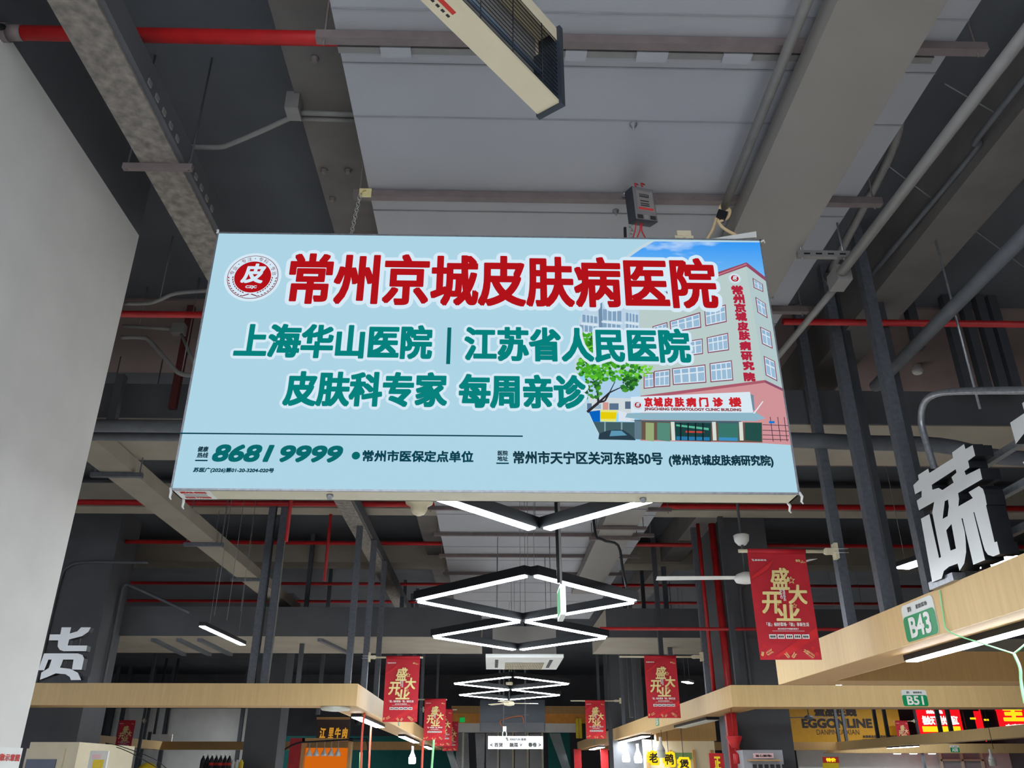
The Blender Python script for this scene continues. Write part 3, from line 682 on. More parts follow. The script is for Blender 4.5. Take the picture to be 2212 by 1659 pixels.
# red sprinkler pipes across the hall
order = ('first', 'second', 'third', 'fourth', 'fifth', 'sixth')
for i, (py, z_, r_) in enumerate(((688, 5.8, .035), (1091, 6.0, .05), (1175, 6.0, .042), (1263, 6.0, .04), (1301, 6.0, .04), (1357, 4.0, .03))):
    y_ = PZ(1106, py, z_).y
    if i == 0:
        run('sprinkler_pipe', [(-14, y_, z_), (-2.3, y_, z_)], r_, 'red', 'red sprinkler pipe crossing left of the sign near its emblem height')
        run('sprinkler_pipe', [(2.95, y_, z_), (14, y_, z_)], r_, 'red', 'red sprinkler pipe crossing right of the sign above the pale beam')
    else:
        run('sprinkler_pipe', [(-7.68 if i == 2 else -16 if i < 5 else PZ(1296, 1357, z_).x, y_, z_), (18, y_, z_)], r_, 'red', '%s red sprinkler pipe across the hall counting back from below the sign' % order[i-1])
for i, (px, ya, yb, yy, lab) in enumerate(((625, 1110, 1170, 12.5, 'short red vertical riser behind the left post bundle'), (708, 1180, 1255, 15.2, 'short red vertical riser left of the pair of slim posts'))):
    a, b = PY(px, ya, yy), PY(px, yb, yy); m = MB(); m.tube([(a.x, yy, ZC), (a.x, yy, b.z)], .03, 8); S('riser_pipe', m, 'red', lab, 'pipe')

for i, (px, yb_) in enumerate(((463, 1330), (490, 1340), (520, 1320), (462, 1180))):
    p = PY(px, yb_, 13.2+.6*i); m = MB(); m.tube([p, (p.x, p.y, ZC)], .005, 5); S('hanging_wire', m, 'wire', ('first', 'second', 'third', 'shortest')[i]+' of the thin vertical wires hanging over the left stalls', 'wire')
# second lower cable tray on the left
z2 = 5.0
a, b = PZ(205, 1010, z2), PZ(275, 1010, z2)
ct = T('cable_tray', 'long khaki cable tray on slotted hangers running back below the left pipes', 'cable tray', (a.x, 12, z2))
m = MB(); m.box(a.x, b.x, 8.4, 26, z2, z2+.19); m.build('tray', 'khaki', ct)
for py in (1022, 1172, 1248):
    y_ = PZ(400, py, z2).y; m = MB(); m.box(a.x-.12, b.x+.12, y_-.03, y_+.03, z2-.06, z2-.005)
    for x in (a.x-.08, b.x+.08): m.tube([(x, y_, z2-.06), (x, y_, ZC)], .008, 6)
    m.build('hanger_bar', 'post', ct)
# pipes under the first cross beam, left and right
for i, (py, r_) in enumerate(((920, .07), (943, .05))):
    y_ = PZ(300, py, 4.95).y
    run('lagged_pipe', [(-14, y_, 4.95), (-2.5, y_, 4.95)], r_, 'dpipe', ('upper' if i == 0 else 'lower')+' of the two dark lagged pipes left of the sign')
y_ = PY(1800, 958, 8.4)
run('lagged_pipe', [PY(1000, 944, 8.4), PY(1400, 947, 8.4), PY(1690, 950, 8.4), PY(1850, 956, 8.4), PY(2030, 962, 8.4), PY(2140, 985, 8.4), PY(2240, 992, 8.4)], .085, 'dpipe', 'thick dark lagged pipe sagging below the pale beam right of the sign')
# conduits left of the sign
run('conduit', [PY(270, 656, 7.2), PY(320, 655, 7.2), PY(345, 648, 7.2), PY(380, 634, 7.2), PY(450, 628, 7.2)], .02, 'pipe', 'bent grey conduit just above the red pipe left of the sign', 'conduit', rod=PY(345, 648, 7.2))
run('conduit', [PY(262, 729, 8.0), PY(305, 729, 8.0), PY(325, 738, 8.0), PY(372, 792, 8.0), PY(392, 808, 8.0), PY(430, 812, 8.0)], .024, 'pipe', 's-shaped grey conduit left of the sign beside the white wall', 'conduit', rod=PY(392, 808, 8.0))
run('conduit', [PY(265, 704, 8.2), PY(370, 711, 8.2)], .02, 'pipe', 'straight grey conduit running into the white junction box left of the sign', 'conduit', rod=PY(300, 707, 8.2))
a = PY(386, 711, 8.2); m = MB(); m.box(a.x-.07, a.x+.07, a.y-.04, a.y+.06, a.z-.06, a.z+.06); S('junction_box', m, 'pipe', 'pale junction box on conduits left of the sign', 'junction box')
run('conduit', [PY(392, 722, 8.2), PY(425, 800, 8.2)], .018, 'pipe', 'short sloping conduit dropping from the pale junction box', 'conduit', sm=False)
a = PY(389, 760, 8.5); m = MB(); m.box(a.x-.04, a.x+.04, 8.55, 8.62, 5.3, ZC-.03); S('red_strut', m, mat('maroon_paint', (84, 34, 32), .6), 'short dull red upright above the dark beam left of the sign', 'strut')
a = PY(256, 850, 8.5); m = MB(); m.bar(PY(264, 812, 8.55), PY(240, 918, 8.5), .09, .09); S('hanger_bracket', m, 'dark', 'dark slanted bracket holding the lagged pipes beside the white wall', 'bracket')

# ================================================================== RIGHT SIDE pipes
run('conduit', [PZ(2300, -40, 5.3), PZ(1816, 590, 5.3)], .04, 'pipe', 'long straight grey conduit slanting down from the top right corner', 'conduit', sm=False)
a = PZ(1814, 603, 5.3); m = MB(); m.box(a.x-.06, a.x+.06, a.y-.1, a.y+.1, 5.24, 5.38); S('junction_box', m, 'pipe', 'grey junction box where two conduits meet right of the sign', 'junction box')
run('conduit', [PZ(1810, 615, 5.3), PZ(1672, 780, 5.3)], .03, 'pipe', 'grey conduit sloping from the junction box behind the sign edge', 'conduit', sm=False)
run('conduit', [PZ(1945, 250, 6.0), PZ(1918, 345, 6.0), PZ(1800, 572, 6.0), PZ(1786, 598, 5.9), PZ(1800, 615, 5.5)], .035, 'pipe', 'thin conduit hugging the right edge of the wide duct', 'conduit')
run('drain_pipe', [PZ(2300, 420, 5.2), PZ(1890, 835, 5.2)], .06, 'dpipe', 'thick grey drain pipe running diagonally over the right stalls', 'pipe', sm=False)
run('conduit', [PZ(2240, 135, 6.1), PZ(2130, 275, 6.1), PZ(2104, 310, 6.15), PZ(2095, 340, 6.2), PZ(1885, 590, 6.2)], .025, 'dpipe', 'dark bent conduit along the side of the right concrete beam', 'conduit')
sl = T('slotted_channel', 'slotted steel channel bracket under the duct beside the sign corner', 'bracket', PZ(1775, 560, 5.42))
a, b = PZ(1722, 552, 5.42), PZ(1834, 556, 5.42)
m = MB(); m.box(a.x, b.x, a.y-.02, a.y+.02, 5.40, 5.46); m.build('channel', 'pipe', sl)
m = MB()
for i in range(4): x = a.x+.05+i*(b.x-a.x-.1)/3.4; m.box(x, x+.05, a.y-.022, a.y-.0195, 5.42, 5.435)
m.build('slot', 'black', sl)
m = MB()
for x in (a.x+.04, b.x-.05): m.tube([(x, a.y, 5.38), (x, a.y, ZP if x < PX1 else ZC)], .008, 6)
m.build('rod', 'galv', sl)
for (pa, pb, lab) in (((2041, 181), (2230, 290), 'pair-like thin cable crossing the dark ceiling at the top right'), ((1918, 358), (2230, 590), 'thin cable sagging across the right ceiling below the long conduit')):
    run('ceiling_cable', [PZ(*pa, 6.3), PZ((pa[0]+pb[0])/2, (pa[1]+pb[1])/2, 6.27), PZ(*pb, 6.3)], .006, 'wire', lab, 'cable', 6)
p = PY(2117, 883, 6.3); 
m = MB(); m.tube([(p.x, 6.3, p.z), (p.x, 6.3, ZC)], .011, 8); S('hanger_rod', m, 'galv', 'long threaded rod hanging down beside the large silver letter', 'rod')
p = PZ(1980, 790, ZC-.03); m = MB(); m.lathe((p.x, p.y, ZC-.15), [(.05, 0), (.07, .02), (.075, .05), (.06, .06), (.06, .12)], 14); S('smoke_detector', m, 'white', 'round white smoke detector on the mauve ceiling slab', 'smoke detector')
for i, (px, ya, yb, lab) in enumerate(((1985, 640, 755, 'short dark hanging post in front of the mauve ceiling left of the rest'), (2090, 670, 840, 'dark hanging post over the mauve slab beside the threaded rod'), (2130, 715, 840, 'dark hanging post with a cross bracket over the mauve slab'), (2165, 690, 840, 'dark hanging post third in the row over the mauve slab'), (2195, 665, 845, 'dark hanging post nearest the frame edge over the mauve slab'))):
    p = PY(px, yb, 8.2 if i else 8.0); m = MB(); m.box(p.x-.05, p.x+.05, p.y-.05, p.y+.05, p.z, ZC); S('hanging_post', m, 'dpost', lab, 'post')
# flank beams far right lower (boards under beam)
run('conduit', [PX(2036, 1065, 3.62), PX(1996, 940, 3.62), PX(1990, 900, 3.62), PX(1998, 868, 3.62), PX(2025, 850, 3.62), PX(2080, 845, 3.62), PX(2212, 843, 3.62), PX(2290, 842, 3.62)], .028, 'galv', 'galvanised pipe arching above the large silver letter', 'pipe')

# ================================================================== STALL CANOPIES
ZB, ZT = 2.6, 2.935
def canopy(label, x0, x1, y0, y1, wdt=.5, mt_='wood', zb=ZB, zt=ZT, sides='fblr'):
    t_ = T('stall_canopy', label, 'canopy', ((x0+x1)/2, (y0+y1)/2, zb))
    def part(nm, bx_, mm): q = MB(); q.box(*bx_); q.build(nm, mm, t_)
    th = .02
    if 'f' in sides:
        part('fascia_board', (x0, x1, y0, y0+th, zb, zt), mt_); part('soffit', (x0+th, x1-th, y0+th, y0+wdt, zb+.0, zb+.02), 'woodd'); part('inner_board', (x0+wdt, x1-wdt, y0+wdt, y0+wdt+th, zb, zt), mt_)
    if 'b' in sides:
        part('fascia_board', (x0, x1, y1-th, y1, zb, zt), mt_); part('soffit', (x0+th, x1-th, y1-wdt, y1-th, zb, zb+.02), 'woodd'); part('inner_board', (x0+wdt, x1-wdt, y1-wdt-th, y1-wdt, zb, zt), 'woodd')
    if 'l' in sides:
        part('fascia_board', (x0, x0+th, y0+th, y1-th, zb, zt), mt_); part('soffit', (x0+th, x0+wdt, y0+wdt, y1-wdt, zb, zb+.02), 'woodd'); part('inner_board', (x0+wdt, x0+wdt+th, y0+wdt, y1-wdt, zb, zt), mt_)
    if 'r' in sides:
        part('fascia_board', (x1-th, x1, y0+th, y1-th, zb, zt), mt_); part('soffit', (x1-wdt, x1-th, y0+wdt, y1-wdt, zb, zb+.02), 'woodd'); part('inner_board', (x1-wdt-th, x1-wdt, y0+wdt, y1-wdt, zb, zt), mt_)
    return t_
LX = -2.17
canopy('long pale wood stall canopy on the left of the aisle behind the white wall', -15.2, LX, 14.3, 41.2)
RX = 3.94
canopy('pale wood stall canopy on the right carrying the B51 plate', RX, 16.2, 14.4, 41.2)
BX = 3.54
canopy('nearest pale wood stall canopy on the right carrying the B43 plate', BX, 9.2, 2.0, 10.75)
# far closing pieces seen under the far ends
# stall number plates
def plate(num, c, u, up, wd_, ht_, label, nrm):
    t_ = T('stall_plate', label, 'number plate', c); u, up, nrm = Vector(u), Vector(up), Vector(nrm); c = Vector(c)
    def to3(x, y, d=0): return c+u*x+up*y+nrm*d
    def rr(x0, x1, y0, y1, r, d):
        pts = []
        for cx, cy, a0 in ((x1-r, y1-r, 0), (x0+r, y1-r, 90), (x0+r, y0+r, 180), (x1-r, y0+r, 270)):
            for k_ in range(5): a_ = math.radians(a0+22.5*k_); pts.append(to3(cx+r*math.cos(a_), cy+r*math.sin(a_), d))
        return pts
    q = MB(); q.prism(rr(-wd_/2, wd_/2, -ht_/2, ht_/2, .03*wd_/.4, .001), nrm*.006); q.build('backing', 'white', t_)
    q = MB(); q.poly(rr(-wd_/2, wd_/2, -ht_/2, ht_*.18, .03*wd_/.4, .0085)); q.build('green_panel', 'green', t_)
    q = MB(); put(q, text2d(num, -wd_*.33, wd_*.33, -ht_*.43, ht_*.13, .005*wd_/.4), lambda x, y: to3(x, y, .0105))
    q.build('number', 'wprint', t_)
    q = MB(); put(q, text2d('韵', -wd_*.30, -wd_*.18, ht_*.27, ht_*.42, .0006), lambda x, y: to3(x, y, .0085)); put(q, text2d('星韵菜场', -wd_*.03, wd_*.32, ht_*.28, ht_*.40, .0006), lambda x, y: to3(x, y, .0085))
    q.build('header_lettering', 'ink', t_)
    return t_
a, b = PX(1958, 1365, BX), PX(2027, 1345, BX); c = (a+b)/2
plate('B43', (BX-.001, c.y, (ZB+ZT)/2-.005), (0, -1, 0), (0, 0, 1), abs(a.y-b.y), .30, 'green and white B43 plate on the nearest right canopy', (-1, 0, 0))
a, b = PY(1949, 1510, 14.4), PY(2003, 1510, 14.4)
plate('B51', ((a.x+b.x)/2, 14.399, ZB+.14), (1, 0, 0), (0, 0, 1), b.x-a.x, .25, 'green and white B51 plate on the front of the second right canopy', (0, -1, 0))
for px, py, num, lab in ((1421, 1563, 'B51', 'small green B51 plate on the aisle side of the second right canopy'), (1284, 1603, 'B61', 'tiny green plate near the far end of the right aisle side')):
    p = PX(px, py, RX); plate(num, (RX-.001, p.y, ZB+.17), (0, -1, 0), (0, 0, 1), .4, .26, lab, (-1, 0, 0))
p = PX(861, 1563, LX); plate('A21', (LX+.001, p.y, ZB+.14), (0, 1, 0), (0, 0, 1), .4, .22, 'small green plate on the aisle side of the left canopy', (1, 0, 0))
# under-canopy lamps
def strip_lamp(p, q, wd_, label, lit='lamp', drop=0.0, hgt=.05):
    p, q = Vector(p), Vector(q); t_ = T('strip_lamp', label, 'lamp', (p+q)/2)
    s_ = MB(); s_.bar(p+Vector((0, 0, hgt/2)), q+Vector((0, 0, hgt/2)), wd_, hgt); s_.build('housing', 'black', t_)
    d = (q-p).normalized()*.02
    s_ = MB(); s_.bar(p+d-Vector((0, 0, .006)), q-d-Vector((0, 0, .006)), wd_*.86, .012); s_.build('diffuser', lit, t_)
    return t_
xs = BX+.33
strip_lamp((xs, PZ(1905, 1425, ZB-.04).y, ZB-.05), (xs, 2.6, ZB-.05), .12, 'long lit strip lamp under the B43 canopy')
xs = LX-.27
for i, (pa, pb, lab) in enumerate((((770, 1543), (822, 1565), 'nearest lit strip lamp under the left canopy edge'), ((868, 1585), (900, 1598), 'second lit strip lamp under the left canopy edge'), ((918, 1606), (932, 1612), 'farthest lit strip lamp under the left canopy edge'))):
    a, b = PX(*pa, xs), PX(*pb, xs); strip_lamp((xs, a.y, ZB-.06), (xs, b.y if b.y-a.y < 5 else a.y+4, ZB-.06), .2, lab)
xs = RX+.3
for i, (pa, pb, lab, l_) in enumerate((((1540, 1552), (1468, 1568), 'unlit flat lamp under the B51 canopy beside its plate', 'lampoff'), ((1395, 1582), (1342, 1597), 'lit strip lamp midway along the B51 canopy edge', 'lamp'), ((1300, 1609), (1278, 1614), 'farthest lit strip lamp under the right canopy edge', 'lamp'))):
    a, b = PX(*pa, xs), PX(*pb, xs); strip_lamp((xs, a.y, ZB-.05), (xs, min(b.y, a.y+5), ZB-.05), .26, lab, l_)
p = PZ(725, 1531, ZB-.03); m = MB(); m.lathe((p.x, p.y, ZB-.07), [(.10, 0), (.22, .015), (.24, .04), (.24, .07)], 20); S('ceiling_lamp', m, 'lampoff', 'round white dome lamp under the left canopy corner', 'lamp')

# ================================================================== POSTS from canopies to the ceiling
zt = 5.6
def post(x, y, label, wd_=.1, z0=ZT, mt_='post', dp=None):
    m = MB(); m.box(x-wd_/2, x+wd_/2, y-(dp or wd_)/2, y+(dp or wd_)/2, z0, zt-.002 if e0.x-.06 < x < e1.x+.1 and y < 24 else ZC); return S('canopy_post', m, mt_, label, 'post')
XR = BX+.055
PRY = [8.47, 7.62, 6.55]
post(XR, 8.47, 'grey steel post holding the large red banner on the B43 canopy')
post(XR, 7.62, 'grey steel post next right of the banner post on the B43 canopy')
post(3.66, 6.9, 'grey steel post just left of the large silver letter')
post(4.02, 7.45, 'dark steel post rising behind the large silver letter', mt_='dpost')
post(3.92, 8.05, 'dark slim post standing behind the second grey canopy post', .07, mt_='dpost')
# left group
a = PY(557, 1477, 14.6)
post(a.x-.11, 14.6, 'left post of the pair with taped cables on the left canopy front', .12)
post(a.x+.10, 14.62, 'right post of the pair with taped cables on the left canopy front', .12)
for i, dx in enumerate((-.02, .19)):
    run('post_cable', [(a.x+dx, 14.5, 2.95), (a.x+dx+.01, 14.5, 4.2), (a.x+dx, 14.5, 5.6), (a.x+dx, 14.5, ZC)], .014, 'black' if i == 0 else 'pipe', ('black cable' if i == 0 else 'pale cable')+' strapped to the post pair on the left canopy front', 'cable', 6)
LXI = LX-.075
post(PY(752, 1475, 14.55).x, 14.5, 'grey post at the left canopy corner, left of the nearer left banner')
for y, lab in ((15.5, 'grey post holding the nearer left banner'), (17.2, 'grey post behind the nearer left banner on the left canopy'), (21, 'grey post midway along the left canopy aisle side'), (25.2, 'grey post holding the middle left banner'), (28.5, 'grey post holding the bright far left banner'), (36.5, 'grey post at the far end of the left canopy')):
    post(LXI, y, lab)
for i, (px, yy, lab) in enumerate(((652, 19, 'slim dark post over the middle of the left canopy'), (700, 22, 'slim dark post behind the left canopy corner'), (868, 24, 'slim dark post showing left of the first lamp diamond tip'), (885, 26, 'slim dark post showing just below the lamp diamond tip'))):
    p = PY(px, 1400, yy); post(p.x, yy, lab, .09, mt_='dpost')
RXI = RX+.075
for y, lab in ((16.2, 'grey post holding the nearer right banner'), (19.4, 'grey post between the two right banners, nearest of them'), (24.5, 'grey post between the two right banners, farther back'), (27.0, 'grey post holding the far right banner'), (33, 'grey post at the far end of the right canopy')):
    post(RXI, y, lab)
for i, (px, yy, lab) in enumerate(((1420, 17.6, 'dark slim post left of the nearer right banner'), (1390, 21, 'dark slim post hanging in front of the far dark column'), (1350, 23, 'dark slim post over the inner right canopy, right of the lamp tips'), (1300, 29, 'dark slim post just above the far right banner'), (1575, 15.2, 'grey post beside the red riser on the right column'))):
    p = PY(px, 1300, yy); post(p.x, yy, lab, .09, mt_='dpost')

# red risers and conduits on the right column
a = PY(1555, 1300, 15.9)
m = MB(); m.tube([(a.x, 15.9, 0), (a.x, 15.9, 6.3)], .07, 12); S('fire_riser', m, 'red', 'thick red fire riser along the dark right column', 'pipe')
m = MB(); m.tube([(a.x-.28, 15.9, 2.9), (a.x-.28, 15.9, 6.3)], .035, 10); S('fire_riser', m, 'red', 'thin red riser left of the thick one by the dark right column', 'pipe')
m = MB(); m.box(4.16, 4.34, 15.70, 15.80, 0, 2.58); S('red_door_frame', m, 'red', 'broad red upright at the dark column under the B51 canopy', 'upright')
m = MB(); loop([(4.75, 15.965, 2.9), (4.75, 15.965, 4.6), (4.8, 15.965, 4.9), (5.0, 15.965, 5.0), (5.36, 15.965, 5.0)], .03, m); S('conduit', m, 'dark', 'dark conduit bending across the face of the right column', 'conduit')
m = MB(); loop([(-8.7, 16.96, 2.9), (-8.7, 16.96, 5.0), (-8.6, 16.96, 5.4), (-8.2, 16.96, 5.5), (-7.0, 16.96, 5.5)], .03, m); S('conduit', m, 'dark', 'dark conduit bending up the front of the left column', 'conduit')
m = MB(); loop([(-7.66, 17.5, 2.9), (-7.66, 17.5, 4.9), (-7.62, 17.5, 5.15), (-7.4, 17.5, 5.1), (-6.2, 17.5, 4.6)], .03, m); S('conduit', m, 'dpipe', 'grey conduit up the lit side of the left column then sloping away', 'conduit')

# ================================================================== BANNERS
bn = T('banner_flag', 'large red opening banner hanging left of the B43 canopy posts', 'banner', (0, 0, 0), 'red opening banners')
BWd, BHt = .60, 1.09
m = MB(); nx, nz = 6, 16
for side, yy in ((0, -.003), (1, .003)):
    vs_ = []; fs_ = []
    for j in range(nz+1):
        for i in range(nx+1): vs_.append((-BWd+BWd*i/nx, yy+.010*math.sin(3.1*j/nz+i*.3)-.0, -BHt*j/nz))
    for j in range(nz):
        for i in range(nx):
            q = (j*(nx+1)+i, j*(nx+1)+i+1, (j+1)*(nx+1)+i+1, (j+1)*(nx+1)+i); fs_.append(q if side else q[::-1])
    m.add(vs_, fs_, 0, True)
clo = m.build('cloth', 'cloth', bn)
m = MB(); m.tube([(-BWd, 0.0, -.022), (0, 0.0, -.022)], .026, 12); m.build('rod_sleeve', 'cloth', clo)
m = MB(); m.tube([(-BWd-.012, 0, -.022), (.20, 0, -.022)], .018, 10); m.lathe((.20, -.02, -.022), [(.034, 0), (.034, .04)], 14, 0, (0, 1, 0)); m.box(.20, .275, -.03, .03, -.05, .006); m.box(.265, .295, -.045, .045, -.10, .06)
m.build('arm', 'cream', bn)
m = MB()
for z_ in (-.005, -.045): m.tube([(.28, -.047, z_), (.43, -.052, z_)], .003, 5)
m.build('cable_tie', 'white', bn)
def bto(u, v): return Vector((-BWd+BWd*u, -.0165, -BHt*v))
m = MB()
def btext(s, u0, u1, v0, v1, bold=0, mi=0, shear=0., rot=0):
    put(m, text2d(s, u0*BWd, u1*BWd, -v1*BHt, -v0*BHt, bold, 6, shear, rot), lambda x, y: Vector((-BWd+x, -.018, y)), mi)
btext('盛', .31, .66, .18, .385, .006, 0, .12); btext('大', .58, .92, .335, .515, .007, 0, .12); btext('开', .12, .47, .40, .60, .007, 0, .12); btext('业', .34, .75, .515, .665, .007, 0, .05)
btext('GRAND', .455, .495, .372, .465, .0008, 1, 0, 1); btext('OPENING', .505, .545, .37, .485, .0008, 1, 0, 1)
btext('「星」标好菜场·「韵」享新生活', .165, .87, .677, .712, .0008, 1); btext('成为市民手中幸福的菜篮子', .34, .69, .726, .742, .0004, 1)
m.poly([bto(.25, .754), bto(.78, .754), bto(.78, .751), bto(.25, .751)], 1)
for i in range(5):
    u0 = .185+.136*i; m.poly([bto(u0, .82), bto(u0+.118, .82), bto(u0+.118, .782), bto(u0, .782)], 1)
    for j in range(3): m.poly([bto(u0+.018+.03*j, .811)+Vector((0, -.001, 0)), bto(u0+.04+.03*j, .811)+Vector((0, -.001, 0)), bto(u0+.04+.03*j, .792)+Vector((0, -.001, 0)), bto(u0+.018+.03*j, .792)+Vector((0, -.001, 0))], 2)
btext('星韵菜场', .10, .30, .10, .118, .0006, 1); btext('%', .05, .095, .098, .12, .0006, 1); btext('韵', .80, .88, .10, .125, .0008, 0); btext('见', .90, .93, .11, .125, 0, 0); btext('美好', .88, .97, .122, .135, 0, 0)
def star(cu, cv, r):
    for k_ in range(5):
        pts = []
        for rr_, off in ((1, 0), (.42, 36), (.28, 36), (.72, 0)):
            pass
        a0 = math.radians(90+72*k_)
        for sg_ in (-1, 1):
            a1 = a0+sg_*math.radians(36)
            o1 = (r*math.cos(a0), r*math.sin(a0)); i1 = (.45*r*math.cos(a1), .45*r*math.sin(a1)); o2 = (.72*r*math.cos(a0), .72*r*math.sin(a0)); i2 = (.28*r*math.cos(a1), .28*r*math.sin(a1))
            m.poly([Vector((-BWd+cu*BWd+x, -.016, -cv*BHt+y)) for x, y in (o1, i1, i2, o2)], 0)
star(.68, .296, .042); star(.395, .51, .022); star(.675, .528, .028)
def sprig(cu, cv, ang, ln):
    c = Vector((-BWd+cu*BWd, -.016, -cv*BHt)); d = Vector((math.cos(ang), 0, math.sin(ang))); nn = Vector((-d.z, 0, d.x))
    for k_ in range(5):
        b_ = c+d*ln*k_/5
        for sg_ in (-1, 1):
            tip = b_+d*ln*.3+nn*sg_*ln*.32; mid = (b_+tip)/2; pn = (tip-b_).cross(Vector((0, 1, 0))).normalized()*.003
            m.poly([b_, mid-pn, tip, mid+pn], 0)
sprig(.10, .955, .5, .07); sprig(.47, .985, 2.2, .055); sprig(.52, .985, .9, .055); sprig(.88, .98, 2.5, .08); sprig(.80, .945, 2.6, .05); sprig(.03, .97, 1.3, .04)
m.build('lettering', ['gold', 'wprint', 'ink'], clo)
m = MB(); yb_ = -.0135
def bpoly(pts, mi=0): m.poly([Vector((-BWd+u*BWd, yb_, -v*BHt)) for u, v in pts], mi)
bpoly([(.005, .27), (.46, .09), (.30, .20), (.005, .29)]); bpoly([(.2, .985), (.45, .90), (.99, .72), (.99, .80), (.5, .95)]); 
for cu, cv, r in ((.09, .885, .035), (.93, .80, .03), (.88, .90, .03), (.06, .96, .04), (.93, .95, .03), (.3, .975, .02)):
    bpoly([(cu+r*math.cos(k_), cv+r*.55*math.sin(k_)) for k_ in [2*math.pi*j/10 for j in range(10)]])
m.build('floral_print', mat('bright_red_print', (206, 34, 40), .6), clo)
spots = [  # x of the post-side edge, y, z of top, label
    (XR-.35-.0, 8.40, 3.70, None),
    (PX(908, 1420, LX).x+.0, 15.5, 3.51, 'red banner on the left, nearest over the left canopy corner'),
    (0, 16.2, 3.62, 'red banner nearer of the two over the right canopy aisle side'),
    (0, 27.0, 3.66, 'dark small red banner farther of the two over the right canopy'),
    (0, 25.2, 3.55, 'dark red banner second from the front along the left canopy'),
    (0, 28.5, 3.50, 'bright red banner third from the front along the left canopy'),
    (0, 36.5, 3.55, 'red banner farthest back along the left canopy'),
    (0, 34.0, 3.45, 'small red banner before the white wall at far left'),
    (0, 41.9, 3.91, 'small red banner beside the yellow shop board at right'),
]
pxs = [1748, 908, 1470, 1312, 966, 981, 994, 297, 1964]
for i, (x_, y_, z_, lab) in enumerate(spots):
    o = bn if i == 0 else copy_tree(bn)
    xr = PY(pxs[i]-4, 1300 if i == 0 else 1500 if i < 3 else 1560, y_).x
    if i == 0: xr = PY(1738, 1195, y_).x
    if lab: o['label'] = lab
    o.location = (xr, y_-.02, z_); WL[o.name] = Vector(o.location)
    tgt = {0: XR-.05, 1: LXI+.05, 2: RXI-.05, 3: RXI-.05, 4: LXI+.05, 5: LXI+.05, 6: LXI+.05}.get(i)
    if tgt is not None:
        k_ = max(.4, ((tgt-xr) if i in (0, 2, 3) else (xr-BWd-tgt))/.295)
        for ch in o.children:
            if ch.name.startswith('arm'): ch.scale.x = k_ if i in (0, 2, 3) else 1
    if i in (1, 4, 5, 6):      # arm reaches the post on its left: mirrored bracket
        for ch in o.children:
            if ch.name.startswith(('arm', 'cable_tie')): ch.scale.x = -(k_ if ch.name.startswith('arm') else 1); ch.location.x = -BWd
# extra posts carrying the two far banners
for i in (7, 8):
    L = [o for o in bpy.data.objects if o.name.startswith('banner_flag')]
p = PY(310, 1560, 34); post(p.x, 34, 'dark post beside the small far left banner', .1, 0, 'dpost')
p = PY(1964, 1560, 41.9); post(p.x+.34, 41.9, 'dark post beside the small far right banner', .1, 0, 'dpost')

# ================================================================== LARGE SILVER LETTERS
def lz(pts): return [(1960+x*.20488, 930+y*.20488) for x, y in pts]
outer = [(62, 577), (120, 520), (112, 470), (220, 402), (232, 448), (482, 290), (472, 232), (598, 142), (612, 195), (688, 153), (716, 265), (640, 320), (655, 390), (602, 428), (618, 470), (765, 398), (790, 512), (535, 660), (545, 720), (538, 800), (690, 712), (645, 650), (755, 585), (798, 618), (818, 680), (838, 780), (830, 790), (905, 1110), (920, 1178), (945, 1170), (975, 1300), (905, 1328), (850, 1310), (818, 1265), (795, 1190), (706, 860), (697, 862), (820, 1365), (695, 1415), (582, 925), (570, 927), (604, 1060), (616, 1170), (620, 1280), (600, 1400), (550, 1480), (530, 1402), (440, 1435), (385, 1480), (362, 1560), (262, 1600), (143, 930), (232, 882), (335, 1346), (355, 1333), (262, 865), (275, 800), (283, 752), (122, 842), (98, 740), (150, 702), (150, 635), (82, 672)]
holes = [[(258, 572), (510, 408), (518, 445), (465, 492), (488, 550), (370, 628), (330, 605), (264, 624)], [(395, 745), (428, 728), (437, 800), (425, 902), (372, 932), (380, 860)], [(410, 1052), (465, 985), (512, 1245), (455, 1266)]]
XL = 3.48
def letter(name, label, loops3, to3, dep):
    t_ = T(name, label, 'sign letter', to3(*loops3[0][0], 0))
    q = MB(); shape2d(loops3, dep, to3, q, 0, 1); o_ = q.build('body', ['chrome', 'black'], t_); o_['label'] = 'silver face with black sides'
    return t_
def yz(L): return [(-PX(x, y, XL).y, PX(x, y, XL).z) for x, y in lz(L)]
shu = letter('channel_letter', 'large silver 蔬 letter standing on the B43 canopy', [yz(outer)]+[yz(h) for h in holes], lambda x, y, d: Vector((XL+d, -x, y)), .14)
# stand-off bracket
p = PX(2050, 1255, XL)
m = MB(); m.box(XL+.02, XL+.12, p.y-.03, p.y+.35, ZT, ZT+.06); m.build('foot', 'galv', shu)
m = MB(); p = PX(2000, 1150, XL); m.bar((XL+.16, p.y-.05, ZT), (XL+.16, p.y-.05, ZT+.75), .03, .03); m.build('foot', 'galv', shu)
CY0 = PX(2181, 910, XL).y
def cai(x, y): return (-(CY0)+x*.85, ZT+.03+y*.85)
cl = [[(0, .74), (.2, .80), (.2, .74), (.34, .74), (.34, .82), (.62, .82), (.62, .74), (.76, .74), (.76, .82), (1, .82), (1, .92), (.76, .92), (.76, 1), (.62, 1), (.62, .92), (.34, .92), (.34, 1), (.2, 1), (.2, .92), (0, .92)],
      [(.02, .58), (.95, .70), (.95, .62), (.7, .58), (.6, .46), (1, .46), (1, .34), (.68, .34), (1, .1), (.92, 0), (.57, .26), (.57, -.0), (.43, -.0), (.43, .26), (.08, 0), (0, .1), (.32, .34), (0, .34), (0, .46), (.4, .46), (.36, .55), (.2, .52), (.06, .50)]]
letter('channel_letter', 'second silver letter cut off by the right frame edge', [[cai(*q) for q in L] for L in cl], lambda x, y, d: Vector((XL+d, -x, y)), .14)
